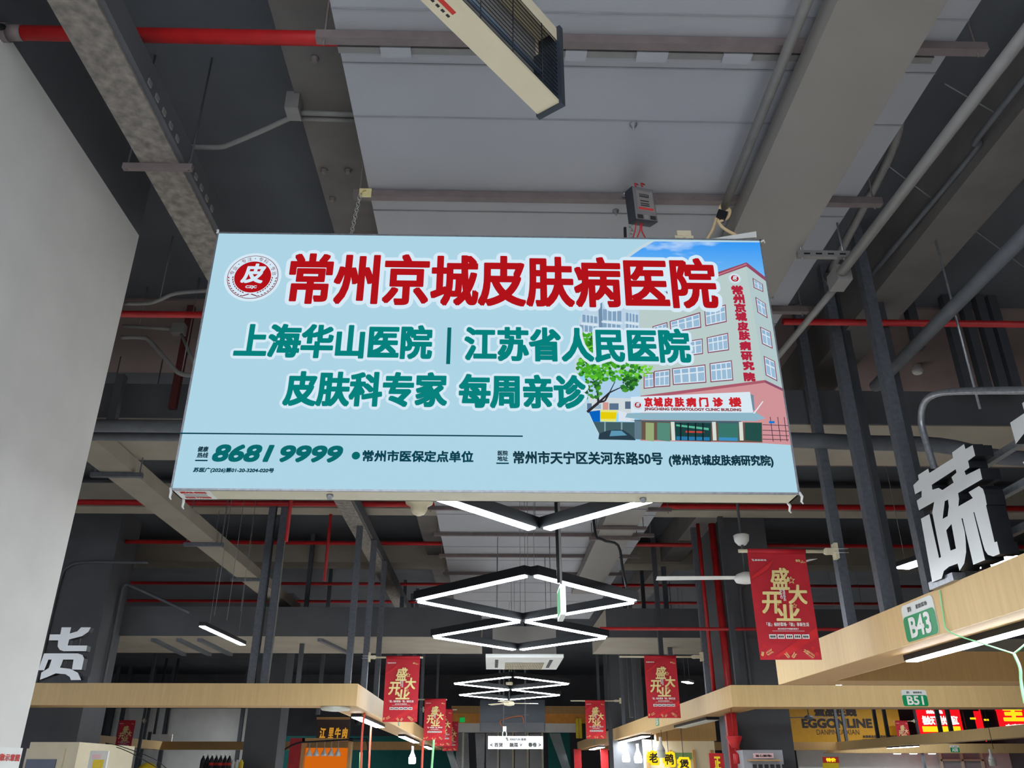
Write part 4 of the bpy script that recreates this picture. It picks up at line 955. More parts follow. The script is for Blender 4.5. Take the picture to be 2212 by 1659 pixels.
def hz(L): return [(lambda v: (v.x, v.z))(PY(80+x*.10246, 1330+y*.10246, 14.2)) for x, y in L]
huo = [[(520, 245), (720, 245), (690, 375), (850, 330), (930, 245), (1135, 245), (1080, 340), (950, 430), (680, 500), (645, 628), (1058, 630), (1035, 748), (560, 748), (480, 720), (435, 650), (445, 520), (250, 520), (270, 395), (490, 395)],
       [(150, 795), (860, 795), (960, 830), (990, 900), (940, 1140), (735, 1135), (770, 925), (550, 925), (510, 1040), (480, 1095), (700, 1120), (860, 1200), (930, 1355), (715, 1358), (690, 1290), (600, 1235), (395, 1215), (200, 1300), (60, 1350), (90, 1200), (250, 1100), (310, 925), (240, 925), (150, 1150), (20, 1150)],
       [(-60, 245), (140, 245), (20, 480), (-20, 748), (-200, 748), (-160, 480), (-260, 500), (-220, 400)]]
h_ = letter('channel_letter', 'silver 货 letter on the left canopy, half hidden by the white wall', [hz(L) for L in huo], lambda x, y, d: Vector((x, 14.2+d, y)), .14)
p = PY(150, 1475, 14.3); m = MB(); m.box(p.x-.4, p.x+.3, 14.26, 14.32, ZT, ZT+.1); m.box(p.x-.02, p.x+.02, 14.3, 14.34, ZT, ZT+.7); m.build('foot', 'dpost', h_)
fr = T('letter_frame', 'galvanised rails behind the large silver letters', 'sign frame', (XL+.3, 5, ZT))
for z_ in (ZT+.22, ZT+.5, ZT+.78):
    m = MB(); m.box(XL+.24, XL+.29, 3.6, 6.3, z_, z_+.05); m.build('rail', 'galv', fr)
for y_ in (3.8, 5.0, 6.2):
    m = MB(); m.box(XL+.24, XL+.29, y_-.025, y_+.025, ZT, ZT+.85); m.build('upright', 'dpost', fr)

# ================================================================== ZIGZAG PENDANT LAMPS
ZL = 3.55
def cxl(y): return .37+.005*y
def zig(label, arms):
    ym = sum(a_[0][1]+a_[1][1] for a_ in arms)/len(arms)/2
    t_ = T('zigzag_pendant', label, 'pendant lamp', (cxl(ym), ym, ZL), 'zigzag pendant lamps')
    for p, q in arms:
        p, q = Vector((p[0], p[1], ZL)), Vector((q[0], q[1], ZL)); d = (q-p).normalized()
        s_ = MB(); s_.bar(p+Vector((0, 0, .055)), q+Vector((0, 0, .055)), .105, .10); h__ = s_.build('arm', 'black', t_)
        s_ = MB(); s_.bar(p+d*.05-Vector((0, 0, .0)), q-d*.05, .085, .016); s_.build('diffuser', 'lamp', h__)
    for p, q in arms[::2]:
        s_ = MB(); s_.tube([(p[0], p[1], ZL+.1), (p[0], p[1], ZP)], .0035, 5); s_.build('hanging_wire', 'wire', t_)
    return t_
HW = 1.36; g = .035
def diam(y0, y1):
    ym = (y0+y1)/2; o_ = []
    for s_ in (-1, 1):
        o_ += [((cxl(y0)+s_*g, y0+.02), (cxl(ym)+s_*HW, ym-.03)), ((cxl(ym)+s_*HW, ym+.03), (cxl(y1)+s_*g, y1-.02))]
    return o_
c1 = 7.15
zig('lit V-shaped zigzag pendant lamp directly behind the sign bottom', [((cxl(c1)+s_*g, c1), (cxl(c1)+s_*HW, c1-1.5)) for s_ in (-1, 1)])
zig('lit double diamond pendant lamp in the middle of the aisle', diam(8.98, 11.97)+diam(11.97, 14.95))
zig('small-looking lit diamond pendant lamp far down the aisle', diam(19.3, 22.4)+diam(22.4, 25.5))
# other hanging lamps
def pend(p, q, label, wd_=.1, up=ZC):
    t_ = strip_lamp(p, q, wd_, label, 'lamp', hgt=.07); p, q = Vector(p), Vector(q)
    for k_ in (.15, .85):
        c = p+(q-p)*k_; s_ = MB(); s_.tube([c+Vector((0, 0, .07)), Vector((c.x, c.y, up))], .004, 5); s_.build('hanging_wire', 'wire', t_)
a, b = PZ(436, 1352, 3.95), PZ(525, 1393, 3.95)
pend(a, b, 'lit straight tube lamp hanging over the left stalls', .12)
pend(PZ(1946, 1228, 4.4), PZ(2030, 1200, 4.4), 'lit lamp over the right stalls left of the silver letter foot', .28)
pend(PZ(2108, 1226, 4.4), PZ(2200, 1200, 4.4), 'lit lamp over the right stalls seen right of the silver letter', .28)
pend(PZ(1478, 1472, 4.0), PZ(1492, 1476, 4.0), 'tiny lit lamp right of the nearer right banner', .2)
for p, q, lab in (((9, 20, 4.6), (9, 22.4, 4.6), 'added unseen fill lamp over the right stalls behind the B43 canopy, nearer'), ((12, 28, 4.4), (12, 30.4, 4.4), 'added unseen fill lamp over the right stalls behind the B43 canopy, farther'),  # added fill pendants, hidden from view, brightening shop boards and back walls
                  ((-14, 42, 4.6), (-8, 42, 4.6), 'added unseen fill lamp over the left stalls behind the left canopy front'), ((15, 39.6, 4.6), (21, 39.6, 4.6), 'added unseen fill lamp behind the B51 canopy front lighting the shop boards')): pend(p, q, lab, .14)
# bulbs
def bulb(px, py_top, py_bot, Y, label, lit=True, ztop=None):
    a_, b_ = PY(px, py_top, Y), PY(px, py_bot, Y); H = a_.z-b_.z; t_ = T('hanging_bulb', label, 'light bulb', b_)
    r = H*.22
    s_ = MB(); s_.lathe(b_, [(r*.75, 0), (r*.98, H*.04), (r, H*.2), (r*.98, H*.36)], 16); s_.build('globe', 'bulb' if lit else 'lampoff', t_)
    s_ = MB(); s_.lathe(b_+Vector((0, 0, H*.36)), [(r*.98, 0), (r*.8, H*.12), (r*.45, H*.26), (r*.32, H*.40), (r*.32, H*.64)], 14); s_.build('neck', 'white', t_)
    s_ = MB(); s_.tube([a_, (a_.x, Y, ztop or (ZP if PX0 < a_.x < PX1 else ZC))], .006, 5); s_.build('cord', 'black', t_)
bulb(890, 1612, 1650, 28, 'glowing bulb hanging under the left canopy', True, ZB+.005); bulb(1353, 1606, 1646, 28.3, 'glowing bulb, left of the pair under the right canopy', True, ZB+.005)
bulb(1379, 1607, 1648, 26, 'glowing bulb, right of the pair under the right canopy', True, ZB+.005); bulb(1429, 1592, 1637, 22.2, 'unlit ribbed bulb hanging under the right canopy', False, ZB+.005)
bulb(2146, 1618, 1655, 20, 'unlit cone lamp hanging at the far right stall', False)

# ================================================================== AISLE CENTRE hanging things
ac = T('cassette_air_conditioner', 'white cassette air conditioner panel facing down below the wide duct', 'air conditioner', (.6, 16.5, 3.5))
A, B = PZ(1049, 1420, 3.49), PZ(1218, 1420, 3.49); Cc_, D = PZ(1212, 1446, 3.49), PZ(1062, 1446, 3.49)
y0, y1 = A.y, D.y; x0, x1 = A.x, B.x
m = MB(); m.box(x0, x1, y0, y1, 3.49, 3.55); m.build('panel', 'white', ac)
m = MB(); m.box(x0+.12, x1-.12, y0+.12, y1-.12, 3.55, 4.05); m.build('body', 'duct2', ac)
m = MB(); gx0, gx1, gy0, gy1 = x0+(x1-x0)*.26, x0+(x1-x0)*.78, y0+(y1-y0)*.42, y0+(y1-y0)*.92
m.box(gx0, gx1, gy0, gy1, 3.482, 3.49, 0)
for i in range(24): x = gx0+(gx1-gx0)*i/23; m.box(x-.006, x+.006, gy0, gy1, 3.474, 3.483, 1)
for i in range(6): y = gy0+(gy1-gy0)*i/5; m.box(gx0, gx1, y-.012, y+.012, 3.474, 3.483, 1)
m.build('intake_grille', ['ink', 'cream'], ac)
for s_, xx in ((0, x0+.2), (1, x1-.2)):
    m = MB(); m.box(xx-.03, xx+.03, y0+.35, y1-.35, 3.482, 3.49); m.build('louvre', 'ink', ac)
m = MB()
for x in (x0+.2, x1-.2):
    for y in (y0+.2, y1-.2): m.tube([(x, y, 4.0), (x, y, ZP)], .008, 5)
m.build('hanger_rod', 'galv', ac)
ex = T('exit_sign', 'thin exit sign box seen edge-on hanging by a pole in the aisle', 'exit sign', (.85, 8, 2.95))
p = PY(1213, 1300, 8.0); zt_, zb_ = PY(1213, 1268, 8).z, PY(1213, 1333, 8).z
m = MB(); m.box(p.x-.022, p.x+.03, 7.86, 8.25, zb_, zt_); m.build('box', 'white', ex)
m = MB(); m.box(p.x-.026, p.x-.022, 7.9, 8.21, zb_+.03, zt_-.03); m.build('panel', 'exit', ex)
m = MB(); m.tube([(p.x, 8.0, zt_), (p.x-.01, 8.0, 5.75)], .012, 8); m.build('pole', 'pipe', ex)
run('black_cable', [(p.x-.1, 8.05, 5.72), (p.x-.06, 8.05, 4.8), (p.x-.03, 8.05, 4.2), (p.x-.02, 8.05, zt_+.05)], .016, 'black', 'black cable wound down beside the exit sign pole', 'cable', 8)
run('black_cable', [Vector((PY(1283, 1130, 9.5).x, 9.5, ZP)), PY(1283, 1130, 9.5), PY(1300, 1165, 9.5), PY(1335, 1178, 9.5), PY(1345, 1230, 9.5), PY(1354, 1270, 9.5)], .016, 'black', 'black cable looping down to the right tip of the diamond lamp', 'cable', 8)
ws = T('wayfinding_sign', 'white hanging direction sign with black lettering at the aisle end', 'hanging sign', PY(1113, 1618, 26.2))
a, b = PY(1054, 1618, 26.2), PY(1173, 1590, 26.2)
m = MB(); m.box(a.x, b.x, 26.2, 26.26, a.z, b.z); m.build('board', 'white', ws)
m = MB()
W_, H_ = b.x-a.x, b.z-a.z
def wt(s, u0, u1, v0, v1, bo=.0015): put(m, text2d(s, a.x+u0*W_, a.x+u1*W_, a.z+v0*H_, a.z+v1*H_, bo), lambda x, z: Vector((x, 26.19, z)))
wt('XINGYUN', .39, .585, .66, .82); wt('星韵', .60, .69, .65, .84); wt('%', .325, .37, .62, .88)
wt('<', .04, .085, .20, .42, .003); wt('百货', .115, .27, .16, .48, .003); wt('蔬菜', .39, .545, .16, .48, .003); wt('V', .575, .62, .20, .42, .003); wt('春卷', .73, .885, .16, .5, .003); wt('>', .915, .96, .2, .44, .003)
m.build('lettering', 'ink', ws)
m = MB()
for x in (a.x+.28*W_, a.x+.68*W_): m.tube([(x, 26.23, b.z), (x, 26.23, ZC)], .025, 8)
m.build('pole', 'dpost', ws)
m = MB(); c = PY(1090, 1582, 26.15); m.tube([c+Vector((.06*math.cos(t_), 0, .09*math.sin(t_)-.05)) for t_ in [2*math.pi*k_/12 for k_ in range(12)]], .014, 6, 0, True); m.box(c.x-.05, c.x+.05, 26.12, 26.2, c.z+.03, c.z+.16); m.build('pulley', 'white', ws)
db = T('dark_screen_box', 'large dark grey screen back hanging behind the direction sign', 'screen', PY(1105, 1580, 27.5))
a, b = PY(1036, 1580, 27.5), PY(1177, 1512, 27.5)
m = MB(); m.box(a.x, b.x, 27.5, 27.62, a.z, b.z); m.build('cabinet', 'navy', db)
m = MB(); m.box(a.x+.04, b.x-.04, 27.46, 27.5, a.z, a.z+.25); m.box(a.x+.5, b.x-.5, 27.48, 27.5, b.z-.45, b.z-.42); m.build('lower_rail', 'dark', db)
m = MB()
for x in (a.x+.6, b.x-.6): m.tube([(x, 27.56, b.z), (x, 27.56, ZC)], .03, 8)
m.build('pole', 'dpost', db)
m = MB(); c = PY(1100, 1560, 26.3); loop([PY(1085, 1570, 27.42), PY(1080, 1558, 27.42), PY(1092, 1553, 27.42), PY(1112, 1548, 27.42), PY(1128, 1548, 27.42), PY(1131, 1562, 27.42)], .02, m, 6); m.build('orange_cable', mat('orange_cable', (150, 84, 50), .6), db)
# ceiling fans
def fan(c, R_, top, label, ang0, mt_='white', nb=3):
    c = Vector(c); t_ = T('ceiling_fan', label, 'fan', c)
    s_ = MB(); s_.lathe(c-Vector((0, 0, .06)), [(.05, 0), (.13, .02), (.15, .06), (.12, .11), (.04, .14)], 18); s_.build('motor', mt_, t_)
    s_ = MB(); s_.tube([c+Vector((0, 0, .08)), Vector((c.x, c.y, top))], .018, 8); s_.build('downrod', 'dpost', t_)
    s_ = MB(); s_.lathe(c+Vector((0, 0, .42)), [(.05, 0), (.09, .05), (.10, .12), (.085, .13)], 14); s_.build('canopy', mt_, t_)
    for k_ in range(nb):
        a_ = ang0+2*math.pi*k_/nb; d = Vector((math.cos(a_), math.sin(a_), 0)); n_ = Vector((-d.y, d.x, 0))
        s_ = MB(); s_.hexa([c+d*.12-n_*.045, c+d*R_-n_*.06, c+d*R_+n_*.06+Vector((0, 0, .02)), c+d*.12+n_*.045+Vector((0, 0, .02))], [c+d*.12-n_*.045+Vector((0, 0, .006)), c+d*R_-n_*.06+Vector((0, 0, .006)), c+d*R_+n_*.06+Vector((0, 0, .026)), c+d*.12+n_*.045+Vector((0, 0, .026))]); s_.build('blade', mt_, t_)
    return t_
fan(PY(1612, 1250, 10.2), 1.1, ZC, 'white ceiling fan behind the large red banner', math.pi*.98)
fan(PY(1100, 1520, 24.0), .8, ZC, 'small-looking pale ceiling fan over the dark screen', .2, 'cream')
fan(PY(1747, 1550, 30), 1.3, 4.6, 'grey ceiling fan in front of the yellow shop board', .5, 'post')
# emergency dome lamp and small bits
p = PY(905, 1100, 8.3)
m = MB(); m.lathe((p.x, p.y, p.z-.07), [(.02, 0), (.06, .02), (.085, .06), (.09, .10), (.14, .13), (.15, .17)], 18); m.tube([(p.x, p.y, p.z+.09), (p.x, p.y, ZP)], .01, 6); S('dome_lamp', m, 'cream', 'cream dome fixture hanging beside the left arm of the V lamp', 'lamp')
m = MB(); p = PY(1410, 1500, 20); m.lathe((p.x, p.y, p.z), [(.03, 0), (.07, .05), (.09, .12), (.05, .16)], 12); m.tube([p, (p.x, p.y, ZT-.3)], .02, 6)

# ================================================================== SHOPS AND FAR END
YF = 43.0
def fq(x0, x1, y0, y1, Y, th=.1):
    xm = (x0+x1)/2; ym = (y0+y1)/2; a_, b_ = PY(x0, ym, Y), PY(x1, ym, Y)
    return (a_.x, b_.x, Y, Y+th, PY(xm, y1, Y).z, PY(xm, y0, Y).z)
def panel(name, px, Y, mt_, label, cat, th=.1, to_floor=False):
    q = MB(); bx_ = list(fq(*px, Y, th))
    if to_floor: bx_[4] = 0
    q.box(*bx_); return S(name, q, mt_, label, cat)
m = MB(); b_ = fq(975, 1275, 1525, 1541, YF, .3); m.box(*b_); 
hd = T('door_header', 'wood header over the curtained door at the aisle end', 'header', ((b_[0]+b_[1])/2, YF, b_[4]))
m.build('upper_board', 'woodd', hd)
m = MB(); m.box(*fq(975, 1275, 1541, 1562, YF+.05, .3)); m.build('lower_board', mat('orange_lit_board', (226, 150, 60), .5), hd)  # orange light on the beige header put into the board colour
panel('roller_shutter_box', (975, 1250, 1562, 1583, YF), YF+.2, 'white', 'pale shutter box across the door at the aisle end', 'shutter box', .3) if False else None
m = MB(); m.box(*fq(970, 1252, 1562, 1582, YF+.2, .3)); S('shutter_box', m, 'white', 'pale shutter box under the wood door header', 'shutter box')
m = MB(); m.box(*fq(600, 985, 1590, 1680, YF+3, .1)); struct('wall_back_left', m, 'teal')
m = MB(); m.box(*fq(1184, 1232, 1582, 1680, YF+1, .1)); struct('wall_back_right', m, 'teal')
m = MB(); m.box(*fq(985, 1184, 1582, 1680, YF+3.5, .1)); struct('wall_back_centre', m, 'dark')
for i, px in enumerate((1000, 1076, 1108, 1140, 1172)):
    b_ = fq(px-2, px+2, 1582, 1659, YF+.8, .05); m = MB(); m.box(b_[0], b_[1], b_[2], b_[3], 0, b_[5]); S('door_mullion', m, 'cream', ('leftmost', 'second', 'third', 'fourth', 'rightmost')[i]+' upright of the door frame behind the curtain strips', 'door frame')
for i, (xa, xb, xc, xd) in enumerate(((985, 1012, 985, 1014), (1026, 1048, 1030, 1046), (1050, 1076, 1050, 1076), (1080, 1106, 1080, 1106), (1112, 1138, 1112, 1138), (1144, 1170, 1144, 1170), (1186, 1210, 1214, 1232), (952, 966, 975, 990))):
    Yc = YF+(.4 if i < 7 else .15)
    a, b, c, d = PY(xa, 1584, Yc), PY(xb, 1584, Yc), PY(xd, 1659, Yc), PY(xc, 1659, Yc)
    dn = (c-b)/abs(c.z-b.z)*c.z if c.z > 0 else Vector(); 
    c2, d2 = b+(c-b)*(b.z/(b.z-c.z)), a+(d-a)*(a.z/(a.z-d.z))
    q = MB(); q.prism([a, b, c2, d2], (0, .01, 0)); S('curtain_strip', q, 'clear', 'clear plastic curtain strip, %s from the left at the aisle end door' % ('second', 'third', 'fourth', 'fifth', 'sixth', 'seventh', 'last', 'first')[i], 'curtain strip', 'plastic door curtain strips')
# left shops
m = MB(); m.box(*[*fq(235, 528, 1535, 1680, 46, .1)][:4], 0, PY(380, 1530, 46).z); struct('wall_left_shop', m, 'wall')
a = PY(1700, 1620, 46); b = PY(2400, 1620, 46); m = MB(); m.box(a.x, b.x, 44.6, 44.7, 0, a.z+.2); struct('wall_right_shop', m, 'wall')
# beef shop
bs = T('shop_sign', 'dark shop board with golden brush lettering under the left canopy', 'shop sign', PY(715, 1600, 30))
m = MB(); b_ = fq(684, 755, 1553, 1603, 32, .15); m.box(*b_); m.build('board', 'signb', bs)
m = MB(); 
for ch, u0, u1 in (('江', .10, .28), ('里', .36, .52), ('牛', .56, .74), ('肉', .78, .95)):
    W_, H_ = b_[1]-b_[0], b_[5]-b_[4]; put(m, text2d(ch, b_[0]+u0*W_, b_[0]+u1*W_, b_[4]+.15*H_, b_[4]+.62*H_, .012, 8, .1), lambda x, z: Vector((x, 31.99, z)))
m.build('lettering', em('gold_letters', (210, 150, 50), .8), bs)
m = MB(); b2 = fq(684, 755, 1549, 1554, 31.9, .2); m.box(*b2); m.build('top_rail', 'woodd', bs)
oc = T('food_cabinet', 'orange-lit food cabinet at the bottom under the dark brush-lettered board', 'cabinet', PY(715, 1659, 31))
b_ = fq(655, 750, 1615, 1659, 31, .4); m = MB(); m.box(b_[0], b_[1], 31.3, 31.4, 0, b_[5]); m.build('back_panel', em('orange_glow', (226, 110, 20), .8), oc)  # warm cabinet lighting put into the panel as its own glow
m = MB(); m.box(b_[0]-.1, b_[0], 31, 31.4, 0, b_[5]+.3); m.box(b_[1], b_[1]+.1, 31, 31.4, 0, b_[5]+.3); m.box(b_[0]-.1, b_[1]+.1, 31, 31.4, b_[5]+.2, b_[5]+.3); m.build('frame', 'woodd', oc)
m = MB(); m.box(b_[0]-.5, b_[0]-.1, 31, 31.4, 0, b_[5]+.3); m.build('side_panel', 'red', oc)
for i, px in enumerate((668, 683, 700, 715, 730)):
    p = PY(px, 1625, 31.1); m = MB(); m.lathe((p.x, 31.1, p.z-.12), [(.10, 0), (.11, .05), (.05, .16), (.02, .26)], 10); m.tube([(p.x, 31.1, p.z+.1), (p.x, 31.1, b_[5]+.2)], .008, 5); S('small_spotlight', m, 'white', ('leftmost', 'second', 'middle', 'fourth', 'rightmost')[i]+' small white spotlight in the orange food cabinet', 'spotlight')
# left cabinets, poster, bottles
cb = T('kiosk_cabinet', 'off-white kiosk cabinet with a dark screen at the bottom left', 'cabinet', PY(120, 1659, 16.3))
a, b, c = PY(66, 1604, 16.0), PY(172, 1603, 16.0), PY(240, 1612, 18.5)
m = MB(); m.box(a.x, b.x, 16.0, 18.5, 0, b.z); m.build('body', 'cream', cb)
m = MB(); q0, q1 = PY(60, 1617, 15.99), PY(132, 1659, 15.99); m.box(q0.x, q1.x, 15.96, 16.0, q1.z-.9, q0.z); m.build('screen_frame', 'cream', cb)
m = MB(); q0, q1 = PY(58, 1640, 15.95), PY(118, 1659, 15.95); m.box(q0.x, q1.x, 15.94, 15.96, q1.z-.7, q0.z); m.build('screen', 'screen', cb)
ps = T('framed_poster', 'framed yellow poster with pink heading on the kiosk cabinet side', 'poster', PY(210, 1659, 19))
b_ = fq(192, 231, 1622, 1659, 15.6, .05); m = MB(); m.box(b_[0], b_[1], b_[2], b_[3], 1.1, b_[5]); m.build('board', 'white', ps)
b2 = fq(200, 222, 1641, 1659, 15.58, .02); m = MB(); m.box(b2[0], b2[1], 15.58, 15.6, 1.3, b2[5]); m.build('picture', 'yellow', ps)
b2 = fq(199, 217, 1630, 1638, 15.58, .02); m = MB(); m.box(*b2); m.build('heading', 'pinkp', ps)
nb_ = 7
for i in range(nb_):
    px = 437+i*9.5; p = PY(px, 1652, 24.5+.3*(i % 2)); t_ = T('sauce_bottle', 'dark bottle with white cap, %s of the row at bottom left' % ('first', 'second', 'third', 'fourth', 'fifth', 'sixth', 'last')[i], 'bottle', p, 'dark bottles at bottom left')
    m = MB(); m.lathe(p-Vector((0, 0, .12)), [(.055, 0), (.06, .02), (.06, .22), (.045, .27), (.022, .31), (.02, .34)], 12); m.build('body', 'black', t_)
    m = MB(); m.lathe(p+Vector((0, 0, .22)), [(.026, 0), (.026, .05)], 10); m.build('cap', 'wprint', t_)
    m = MB(); m.lathe(p-Vector((0, 0, .02)), [(.061, 0), (.061, .07)], 12); m.build('label', 'redink' if i > 1 else 'ink', t_)
m = MB(); p = PY(460, 1659, 24.5); m.box(p.x-.7, p.x+1.4, 24.2, 25.2, 0, PY(437, 1652, 24.5).z-.12); S('shelf_counter', m, 'cream', 'counter carrying the row of dark bottles at bottom left', 'counter')
for i, px in enumerate((503, 512, 521)):
    p = PY(px, 1652, 24.6); m = MB(); m.lathe(p-Vector((0, 0, .12)), [(.05, 0), (.055, .02), (.055, .18), (.03, .21), (.03, .24)], 12); S('yellow_cap_jar', m, 'white' if i < 2 else 'yellow', ('left', 'middle', 'right')[i]+' of three pale jars beside the dark bottles', 'jar')
p = PY(320, 1655, 22); m = MB(); m.lathe(p-Vector((0, 0, .25)), [(.22, 0), (.28, .08), (.24, .2), (.12, .3), (.05, .33)], 12); S('yellow_bag', m, 'yellow', 'crumpled yellow and white bag at bottom left', 'bag')
m = MB(); m.box(p.x-.5, p.x+.5, 21.5, 22.5, 0, p.z-.25); S('low_counter', m, 'white', 'white counter beneath the yellow bag', 'counter')
# hanging info board at left far + the far canopy inner piece already built
hb_ = T('hanging_board', 'white hanging board above the far left brown canopy board', 'hanging sign', PY(347, 1600, 42)); b_ = fq(325, 370, 1586, 1615, 42, .1); m = MB(); m.box(*b_); m.build('board', 'white', hb_)
m = MB(); m.box(b_[0]-.15, b_[0], 41.95, 42.05, b_[4], b_[5]+.1); 
for x in (b_[0]+.1, b_[1]-.3): m.tube([(x, 42.05, b_[5]), (x, 42.05, ZC)], .06, 6)
m.build('pole', 'dpost', hb_)
for i, (px, lab) in enumerate(((236, 'dark pipe in front of the white back wall, leftmost'), (262, 'dark pipe in front of the white back wall, left of the banner'), (316, 'dark pipe before the back wall right of the small banner'), (359, 'dark pipe before the back wall above the hanging board'), (522, 'slim dark pipe at the right end of the white back wall'))):
    p = PY(px, 1560, 45.5); m = MB(); m.box(p.x-.09, p.x+.09, 45.4, 45.55, 0, ZC); S('drop_pipe', m, 'dpost', lab, 'pipe')
# notice on the white wall
nt_ = T('wall_notice', 'pale notice with red heading on the white wall at bottom left', 'notice', PX(30, 1640, WX))
q0, q1 = PX(-40, 1614, WX), PX(48, 1616, WX)
m = MB(); m.box(WX, WX+.006, q0.y, q1.y, q1.z-.5, q1.z); m.build('sheet', 'white', nt_)
m = MB(); h0, h1 = PX(-38, 1634, WX), PX(40, 1637, WX); put(m, text2d('应急疏散示意图', h0.y, h1.y, h1.z-.022, h1.z+.022, .0015), lambda x, z: Vector((WX+.008, x, z))); m.build('heading', 'redink', nt_)
# hanging ribbons
def ribbon(pts, r_, mt_, label): run('ribbon', pts, r_, mt_, label, 'ribbon', 6)
ribbon([PY(788, 1535, 16), PY(782, 1590, 16), PY(779, 1690, 16)], .02, 'rtube', 'orange-red ribbon hanging by the nearest left strip lamp')
ribbon([PY(803, 1548, 18), PY(800, 1600, 18), PY(796, 1680, 18)], .02, 'rtube', 'pale red ribbon hanging right of the nearest one')
ribbon([PY(780, 1625, 16.2), PY(778, 1690, 16.2)], .03, 'gtube', 'green ribbon end below the orange-red ribbon')
ribbon([PY(914, 1600, 22), PY(912, 1640, 22), PY(911, 1680, 22)], .03, 'rtube', 'red ribbon hanging beside the bulb under the left canopy')
ribbon([PY(937, 1598, 22), PY(934, 1640, 22), PY(931, 1680, 22)], .03, 'gtube', 'green ribbon hanging near the far left strip lamp')
gr = [PX(2030, 1275, BX-.01), PX(2038, 1330, BX-.01), PX(2050, 1364, BX-.012)]
k1, k2, k3 = PX(2125, 1391, BX+.16), PX(2190, 1412, BX+.3), PX(2225, 1382, BX+.34)
ribbon(gr+[k1, k2], .006, 'gtube', 'pale green string tied over the B43 canopy edge')
ribbon([k2, k3, Vector((k3.x, k3.y-.3, ZB))], .006, 'gtube', 'pale green string rising to the B43 canopy soffit at the right frame edge')
ribbon([k2, k2+Vector((.02, 0, -.1)), PX(2206, 1475, k2.x+.03), PX(2214, 1520, k2.x+.03)], .011, 'gtube', 'pale green string tail hanging below the B43 canopy')
# right shops
eg = T('shop_sign', 'golden yellow egg shop board behind the B51 canopy', 'shop sign', PY(1815, 1600, 42.6))
b_ = fq(1680, 1945, 1525, 1603, 42.6, .12); m = MB(); m.box(*b_); m.build('board', 'eggs', eg)
m = MB()
for x in (b_[0]+.5, b_[1]-.5): m.tube([(x, 42.66, b_[4]), (x, 42.66, ZC)], .04, 6)
m.build('hanger_pole', 'dpost', eg)
m = MB(); br = M['signb']
def et(s, x0, x1, y0, y1, bo=.02, sh=0): B_ = fq(x0, x1, y0, y1, 42.59); put(m, text2d(s, B_[0], B_[1], B_[4], B_[5], bo, 8, sh), lambda x, z: Vector((x, 42.585, z)))
et('蛋品在线', 1758, 1850, 1526, 1548, .03); et('EGGONLINE', 1732, 1884, 1552, 1573, .03); et('DANPINZAIXIAN', 1764, 1856, 1576, 1587, 0)
et('全国蛋品连锁·常州钟楼区店', 1863, 1938, 1588, 1594, .006); et('NO.051902', 1863, 1900, 1596, 1601, .006); et('-9906', 1688, 1707, 1594, 1599, .01)
m.build('lettering', 'signb', eg)
rs = T('led_sign', 'lit red shop sign with white and yellow lettering at the far right', 'shop sign', PY(2035, 1590, 42.2))
b_ = fq(1986, 2078, 1533, 1590, 42.2, .15); m = MB(); m.box(*b_); m.build('panel', 'ledred', rs)
m = MB(); m.tube([((b_[0]+b_[1])/2, 42.3, b_[4]), ((b_[0]+b_[1])/2, 42.3, ZC)], .04, 6); m.build('hanger_pole', 'dpost', rs)
m = MB(); 
def rt(s, x0, x1, y0, y1, mi, bo=.02): B_ = fq(x0, x1, y0, y1, 42.19); put(m, text2d(s, B_[0], B_[1], B_[4], B_[5], bo), lambda x, z: Vector((x, 42.18, z)), mi)
rt('相会天下鲜火腿肠江', 1992, 2070, 1546, 1566, 0); rt('热线', 2000, 2036, 1534, 1542, 0)
B_ = fq(1993, 2075, 1569, 1581, 42.19); m.box(B_[0], B_[1], 42.182, 42.19, B_[4], B_[5], 1)
m.build('lettering', ['ledwhite', 'ledyel'], rs)
r2 = T('led_sign', 'lit red shop sign with one big yellow character at the right edge', 'shop sign', PY(2150, 1580, 38.6))
b_ = fq(2158, 2260, 1530, 1578, 41.9, .15); m = MB(); m.box(*b_); m.build('panel', 'ledred', r2)
m = MB(); m.tube([((b_[0]+b_[1])/2, 42.0, b_[4]), ((b_[0]+b_[1])/2, 42.0, ZC)], .04, 6); m.build('hanger_pole', 'dpost', r2)
m = MB(); B_ = fq(2165, 2212, 1527, 1558, 41.89); put(m, text2d('王', B_[0], B_[1], B_[4], B_[5], .06, 40), lambda x, z: Vector((x, 41.88, z)), 0); B_ = fq(2172, 2214, 1564, 1572, 41.89); put(m, text2d('大肉面', B_[0], B_[1], B_[4], B_[5], .02), lambda x, z: Vector((x, 41.88, z)), 1); m.build('lettering', ['ledyel', 'ledwhite'], r2)
r3 = T('menu_board', 'dark menu boards with red and yellow spots between the two lit red signs', 'menu board', PY(2118, 1578, 39))
for i, (xa, xb, mm) in enumerate(((2084, 2106, 'black'), (2108, 2122, 'ledred'), (2124, 2156, 'black'))):
    m = MB(); m.box(*fq(xa, xb, 1536, 1574, 42, .1)); m.tube([(m.v[0].x+.3, 42.05, 3.0), (m.v[0].x+.3, 42.05, ZC)], .03, 6); m.build('panel', mm, r3)
m = MB(); m.box(*fq(2096, 2108, 1550, 1554, 41.97, .02)); m.box(*fq(2126, 2136, 1553, 1557, 41.97, .02)); m.build('yellow_mark', 'ledyel', r3)
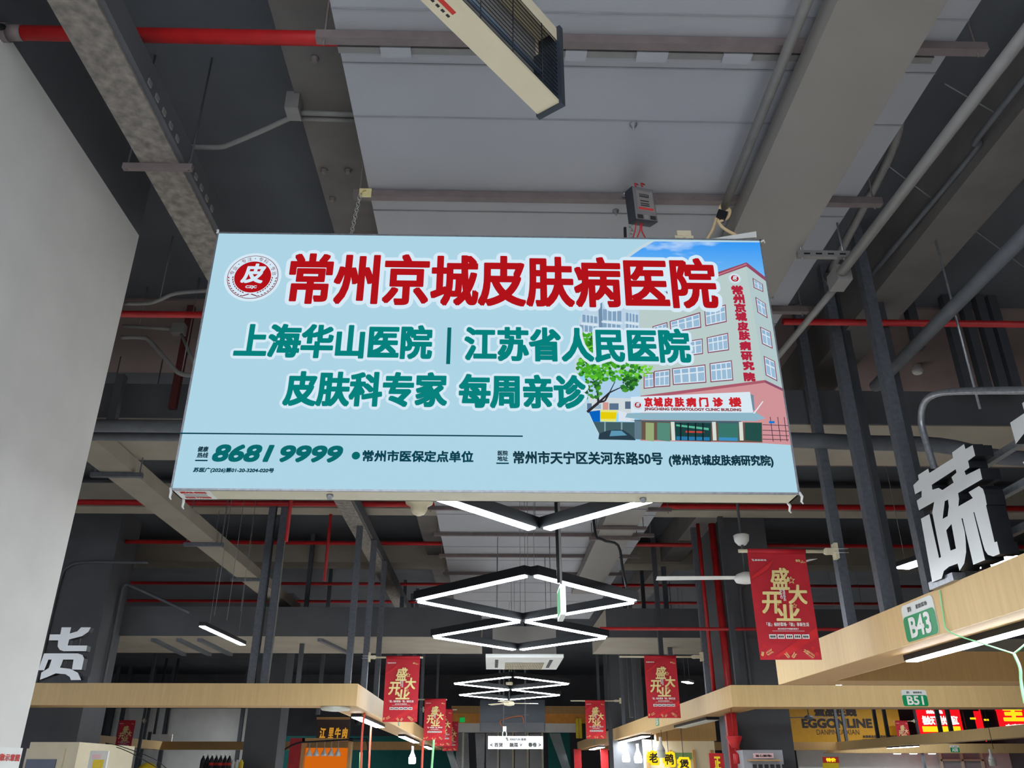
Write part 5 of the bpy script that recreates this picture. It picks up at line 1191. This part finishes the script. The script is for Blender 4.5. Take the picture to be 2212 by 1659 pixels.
# duck shop letters
for ch, x0, x1, y0, y1, lab in (('老', 1402, 1421, 1626, 1648, 'black and yellow 老 character, left of the three at bottom centre'), ('鸭', 1436, 1455, 1628, 1652, 'black and yellow 鸭 character, middle of the three at bottom centre'), ('煲', 1468, 1488, 1640, 1659, 'black and yellow 煲 character, right of the three at bottom centre')):
    t_ = T('shop_character', lab, 'sign letter', PY((x0+x1)/2, y1, 24)); B_ = fq(x0, x1, y0, y1, 24)
    m = MB(); put(m, text2d(ch, B_[0]-.06, B_[1]+.06, B_[4]-.06, B_[5]+.06, .05, 40), lambda x, z: Vector((x, 24.03, z))); m.build('outline', 'ledyel', t_)
    m = MB(); put(m, text2d(ch, B_[0], B_[1], B_[4], B_[5], .008), lambda x, z: Vector((x, 23.98, z))); m.build('stroke', 'ink', t_)
    m = MB(); x = (B_[0]+B_[1])/2; m.tube([(x, 24.06, B_[4]+.1), (x, 24.06, 6.08 if ch == '老' else ZC)], .01, 5); m.build('support_rod', 'dpost', t_)
# right inner cabinets
dk = T('duck_shop_front', 'pale wood shop front with windows below the B51 canopy', 'shop front', PY(1440, 1659, 24.4))
b_ = fq(1392, 1545, 1535, 1600, 24.4, .3); m = MB(); m.box(RX+.55, b_[1], 24.4, 24.7, b_[4], ZT+.3); m.build('bulkhead', 'woodd', dk)
m = MB(); b2 = fq(1390, 1545, 1598, 1659, 25.2, .1); m.box(b2[0], b2[1], 25.2, 25.3, 0, b2[5]); m.build('back_panel', 'cream', dk)
m = MB()
for px in (1400, 1450, 1500, 1540): B_ = fq(px-3, px+3, 1620, 1659, 25.1, .05); m.box(B_[0], B_[1], 25.1, 25.2, 0, B_[5])
m.build('mullion', 'woodd', dk)
m = MB(); B_ = fq(1460, 1500, 1626, 1640, 25.15, .04); m.box(*B_); m.build('green_pane', mat('green_pane', (110, 140, 90), .3), dk)
for i, (xa, xb, mm, lab) in enumerate(((1240, 1256, 'red', 'bright red banner stand panel at the far right of the aisle'), (1298, 1314, 'red', 'second red panel just below the far right canopy edge'),)):
    b_ = fq(xa, xb, 1618, 1659, 36+i, .1); m = MB(); m.box(b_[0], b_[1], b_[2], b_[3], 0, b_[5]); S('red_standee', m, mm, lab, 'panel')
yb = [(1265, 'leftmost'), (1246, 'x'), ]
for i, px in enumerate((1247, 1254, 1268)):
    b_ = fq(px-3, px+3, 1545 if i > 1 else 1552, 1595, YF-.06, .06); m = MB(); m.box(*b_); S('yellow_pennant', m, 'yellow', ('left', 'middle', 'right')[i]+' of three yellow pennants beyond the far right banner', 'pennant')
ec = T('electric_cabinet', 'grey electrical cabinet with a pink warning notice at the bottom right', 'cabinet', PY(1650, 1659, 15.2))
b_ = fq(1606, 1692, 1620, 1659, 15.3, .4); m = MB(); m.box(b_[0], b_[1], 15.3, 15.7, 0, b_[5]); m.build('body', 'panel', ec)
B_ = fq(1628, 1671, 1627, 1638, 15.28, .02); m = MB(); m.box(*B_); m.build('notice', 'pinkp', ec)
m = MB(); W_ = B_[1]-B_[0]; put(m, text2d('当心触电!', B_[0]+.1*W_, B_[1]-.1*W_, B_[4]+.02, B_[5]-.02, .002), lambda x, z: Vector((x, 15.275, z))); m.build('notice_lettering', 'ink', ec)
B_ = fq(1618, 1688, 1641, 1644, 15.2, .1); m = MB(); m.box(*B_); m.build('shelf', 'woodd', ec)
m = MB()
for i in range(6): x = B_[0]+.08+.1*i; m.box(x, x+.06, 15.27, 15.3, B_[4]-.14, B_[4]-.05)
m.build('breaker', 'ink', ec)
rl = T('red_pendant', 'red bell-shaped pendant with a red pull hanging by the dark column', 'pendant', PY(1588, 1640, 14.8))
c = PY(1588, 1616, 14.72); m = MB(); m.lathe(c, [(.055, 0), (.06, .01), (.13, .16), (.13, .18)], 14); m.build('shade', 'red', rl)
m = MB(); m.tube([c+Vector((0, 0, .17)), Vector((c.x, c.y, ZB+.01))], .006, 5); m.build('cord', 'red', rl)
m = MB(); c2 = PY(1592, 1650, 14.72); m.lathe(c2, [(.045, 0), (.05, .02), (.045, .14), (.02, .17)], 12); m.tube([c2+Vector((0, 0, .16)), c], .008, 5); m.build('pull', 'red', rl)
rp = T('red_poster', 'red poster with a yellow character beside the red upright at bottom right', 'poster', PY(1548, 1659, 15))
b_ = fq(1533, 1564, 1627, 1659, 15.2, .04); m = MB(); m.box(b_[0], b_[1], 15.2, 15.24, .9, b_[5]); m.build('sheet', 'red', rp)
m = MB(); B_ = fq(1543, 1557, 1634, 1662, 15.19); put(m, text2d('正', B_[0], B_[1], B_[4], B_[5], .008, 24), lambda x, z: Vector((x, 15.19, z))); m.build('lettering', 'yellow', rp)
pp_ = T('price_poster', 'small red and yellow price poster under the egg shop board', 'poster', PY(1796, 1659, 30))
b_ = fq(1778, 1812, 1635, 1648, 30, .05); m = MB(); m.box(*b_); m.build('red_part', 'redink', pp_)
b2 = fq(1778, 1812, 1648, 1659, 30, .05); m = MB(); m.box(b2[0], b2[1], 30, 30.05, .9, b2[5]); m.build('yellow_part', 'yellow', pp_)
m = MB(); put(m, text2d('特价', b_[0]+.1, b_[1]-.1, b_[4]+.03, b_[5]-.03, .01), lambda x, z: Vector((x, 29.99, z))); m.build('lettering', 'ledyel', pp_)
fw = T('window_frame_unit', 'pale slatted window unit under the far right canopy', 'window unit', PY(2080, 1659, 44))
b_ = fq(2032, 2125, 1626, 1659, 44.3, .1); m = MB(); m.box(b_[0], b_[1], 44.4, 44.45, 0, b_[5]); m.build('slats', 'panel', fw)
m = MB()
for px in (2034, 2080, 2123): B_ = fq(px-2, px+2, 1626, 1659, 44.25, .1); m.box(B_[0], B_[1], 44.25, 44.4, 0, B_[5])
B_ = fq(2032, 2125, 1640, 1644, 44.25, .1); m.box(*B_); m.build('frame', 'cream', fw)
m = MB(); b_ = fq(1694, 1716, 1624, 1659, 30, .4); m.box(b_[0], b_[1], 30, 30.4, 0, b_[5]); S('tall_cabinet', m, 'cream', 'narrow cream cabinet right of the electrical cabinet', 'cabinet')
p = PX(2062, 1612, 14.3); 
plate('A08', (PY(2061, 1612, 41.5).x, 41.498, 2.68), (1, 0, 0), (0, 0, 1), .42, .3, 'tiny green A08 plate on the far right canopy board', (0, -1, 0))
# far exit sign green
m = MB(); m.box(*fq(993, 1004, 1550, 1560, YF-.06, .06)); S('exit_sign', m, 'exit', 'tiny glowing green exit sign at the aisle end', 'exit sign')

# loose cables around the left stalls
run('black_cable', [PY(228, 1605, 17.5), PY(260, 1612, 17.5), PY(330, 1638, 17.5), PY(362, 1662, 17.5)], .008, 'black', 'upper thin black cable sloping down from the kiosk top at bottom left', 'cable', 5)
run('black_cable', [PY(228, 1606, 17.6), PY(280, 1625, 17.6), PY(345, 1662, 17.6)], .008, 'black', 'lower thin black cable sloping down from the kiosk top at bottom left', 'cable', 5)
run('black_cable', [PY(560, 1650, 30), PY(600, 1628, 30), PY(640, 1606, 30), PY(680, 1602, 30), PY(780, 1597, 30), PY(793, 1602, 30), PY(796, 1650, 30)], .03, 'black', 'black cable running over the left rear canopy board', 'cable', 6)
t_ = T('security_camera', 'small dark camera hanging near the warm-lit left shop', 'camera', PY(772, 1565, 33))
m = MB(); c = PY(772, 1566, 33); m.lathe(c, [(.10, 0), (.14, .1), (.14, .2), (.05, .28)], 12); m.build('body', 'black', t_)
m = MB(); m.tube([c+Vector((0, 0, .25)), Vector((c.x, c.y, ZC))], .02, 6); m.build('bracket', 'dpost', t_)

canopy('farthest right wood canopy behind the others carrying the A08 plate', 15.5, 25.5, 41.5, 44, zb=2.5, zt=2.9, sides='f')
for px, lab in ((2010, 'left'), (2048, 'middle'), (2092, 'right')):
    p = PZ(px, 1623, 2.5); t_ = T('downlight', lab+' of three round lit downlights under the far right canopy board', 'lamp', (p.x, 41.75, 2.46))
    m = MB(); m.lathe((p.x, 41.75, 2.47), [(.17, 0), (.2, .01), (.2, .03)], 18); m.build('ring', 'white', t_)
    m = MB(); m.lathe((p.x, 41.75, 2.46), [(.15, 0), (.16, .012)], 18); m.build('diffuser', 'lamp', t_)

for i, (px, lab) in enumerate(((330, 'leftmost'), (385, 'second'), (430, 'third'), (690, 'rightmost'))):
    p = PZ(px, 1378, 4.2); q = PZ(px+70, 1412, 4.2)
    m = MB(); m.bar(p+Vector((0, .05, -.03)), q+Vector((0, -.05, -.03)), .10, .06); S('channel_rail', m, 'post', lab+' slanting channel rail under the pale cross beam over the left stalls', 'rail')

for px, lab in ((1808, 'leftmost'), (1824, 'second'), (1893, 'third'), (1915, 'fourth'), (2030, 'fifth'), (2053, 'rightmost')):
    p = PY(px, 1570, 40.95) if px < 1850 else PX(px, 1570, 16.12)
    post(p.x, p.y, lab+' of the dark slim posts before the egg shop board and red signs', .12, ZT, 'dpost')
a, b = PX(1920, 1614, 15.9), PX(1980, 1609, 15.9)
strip_lamp((15.9, min(a.y, 39), ZB-.05), (15.9, max(b.y, 24), ZB-.05), .2, 'lit strip lamp under the far right canopy board below the egg shop board')
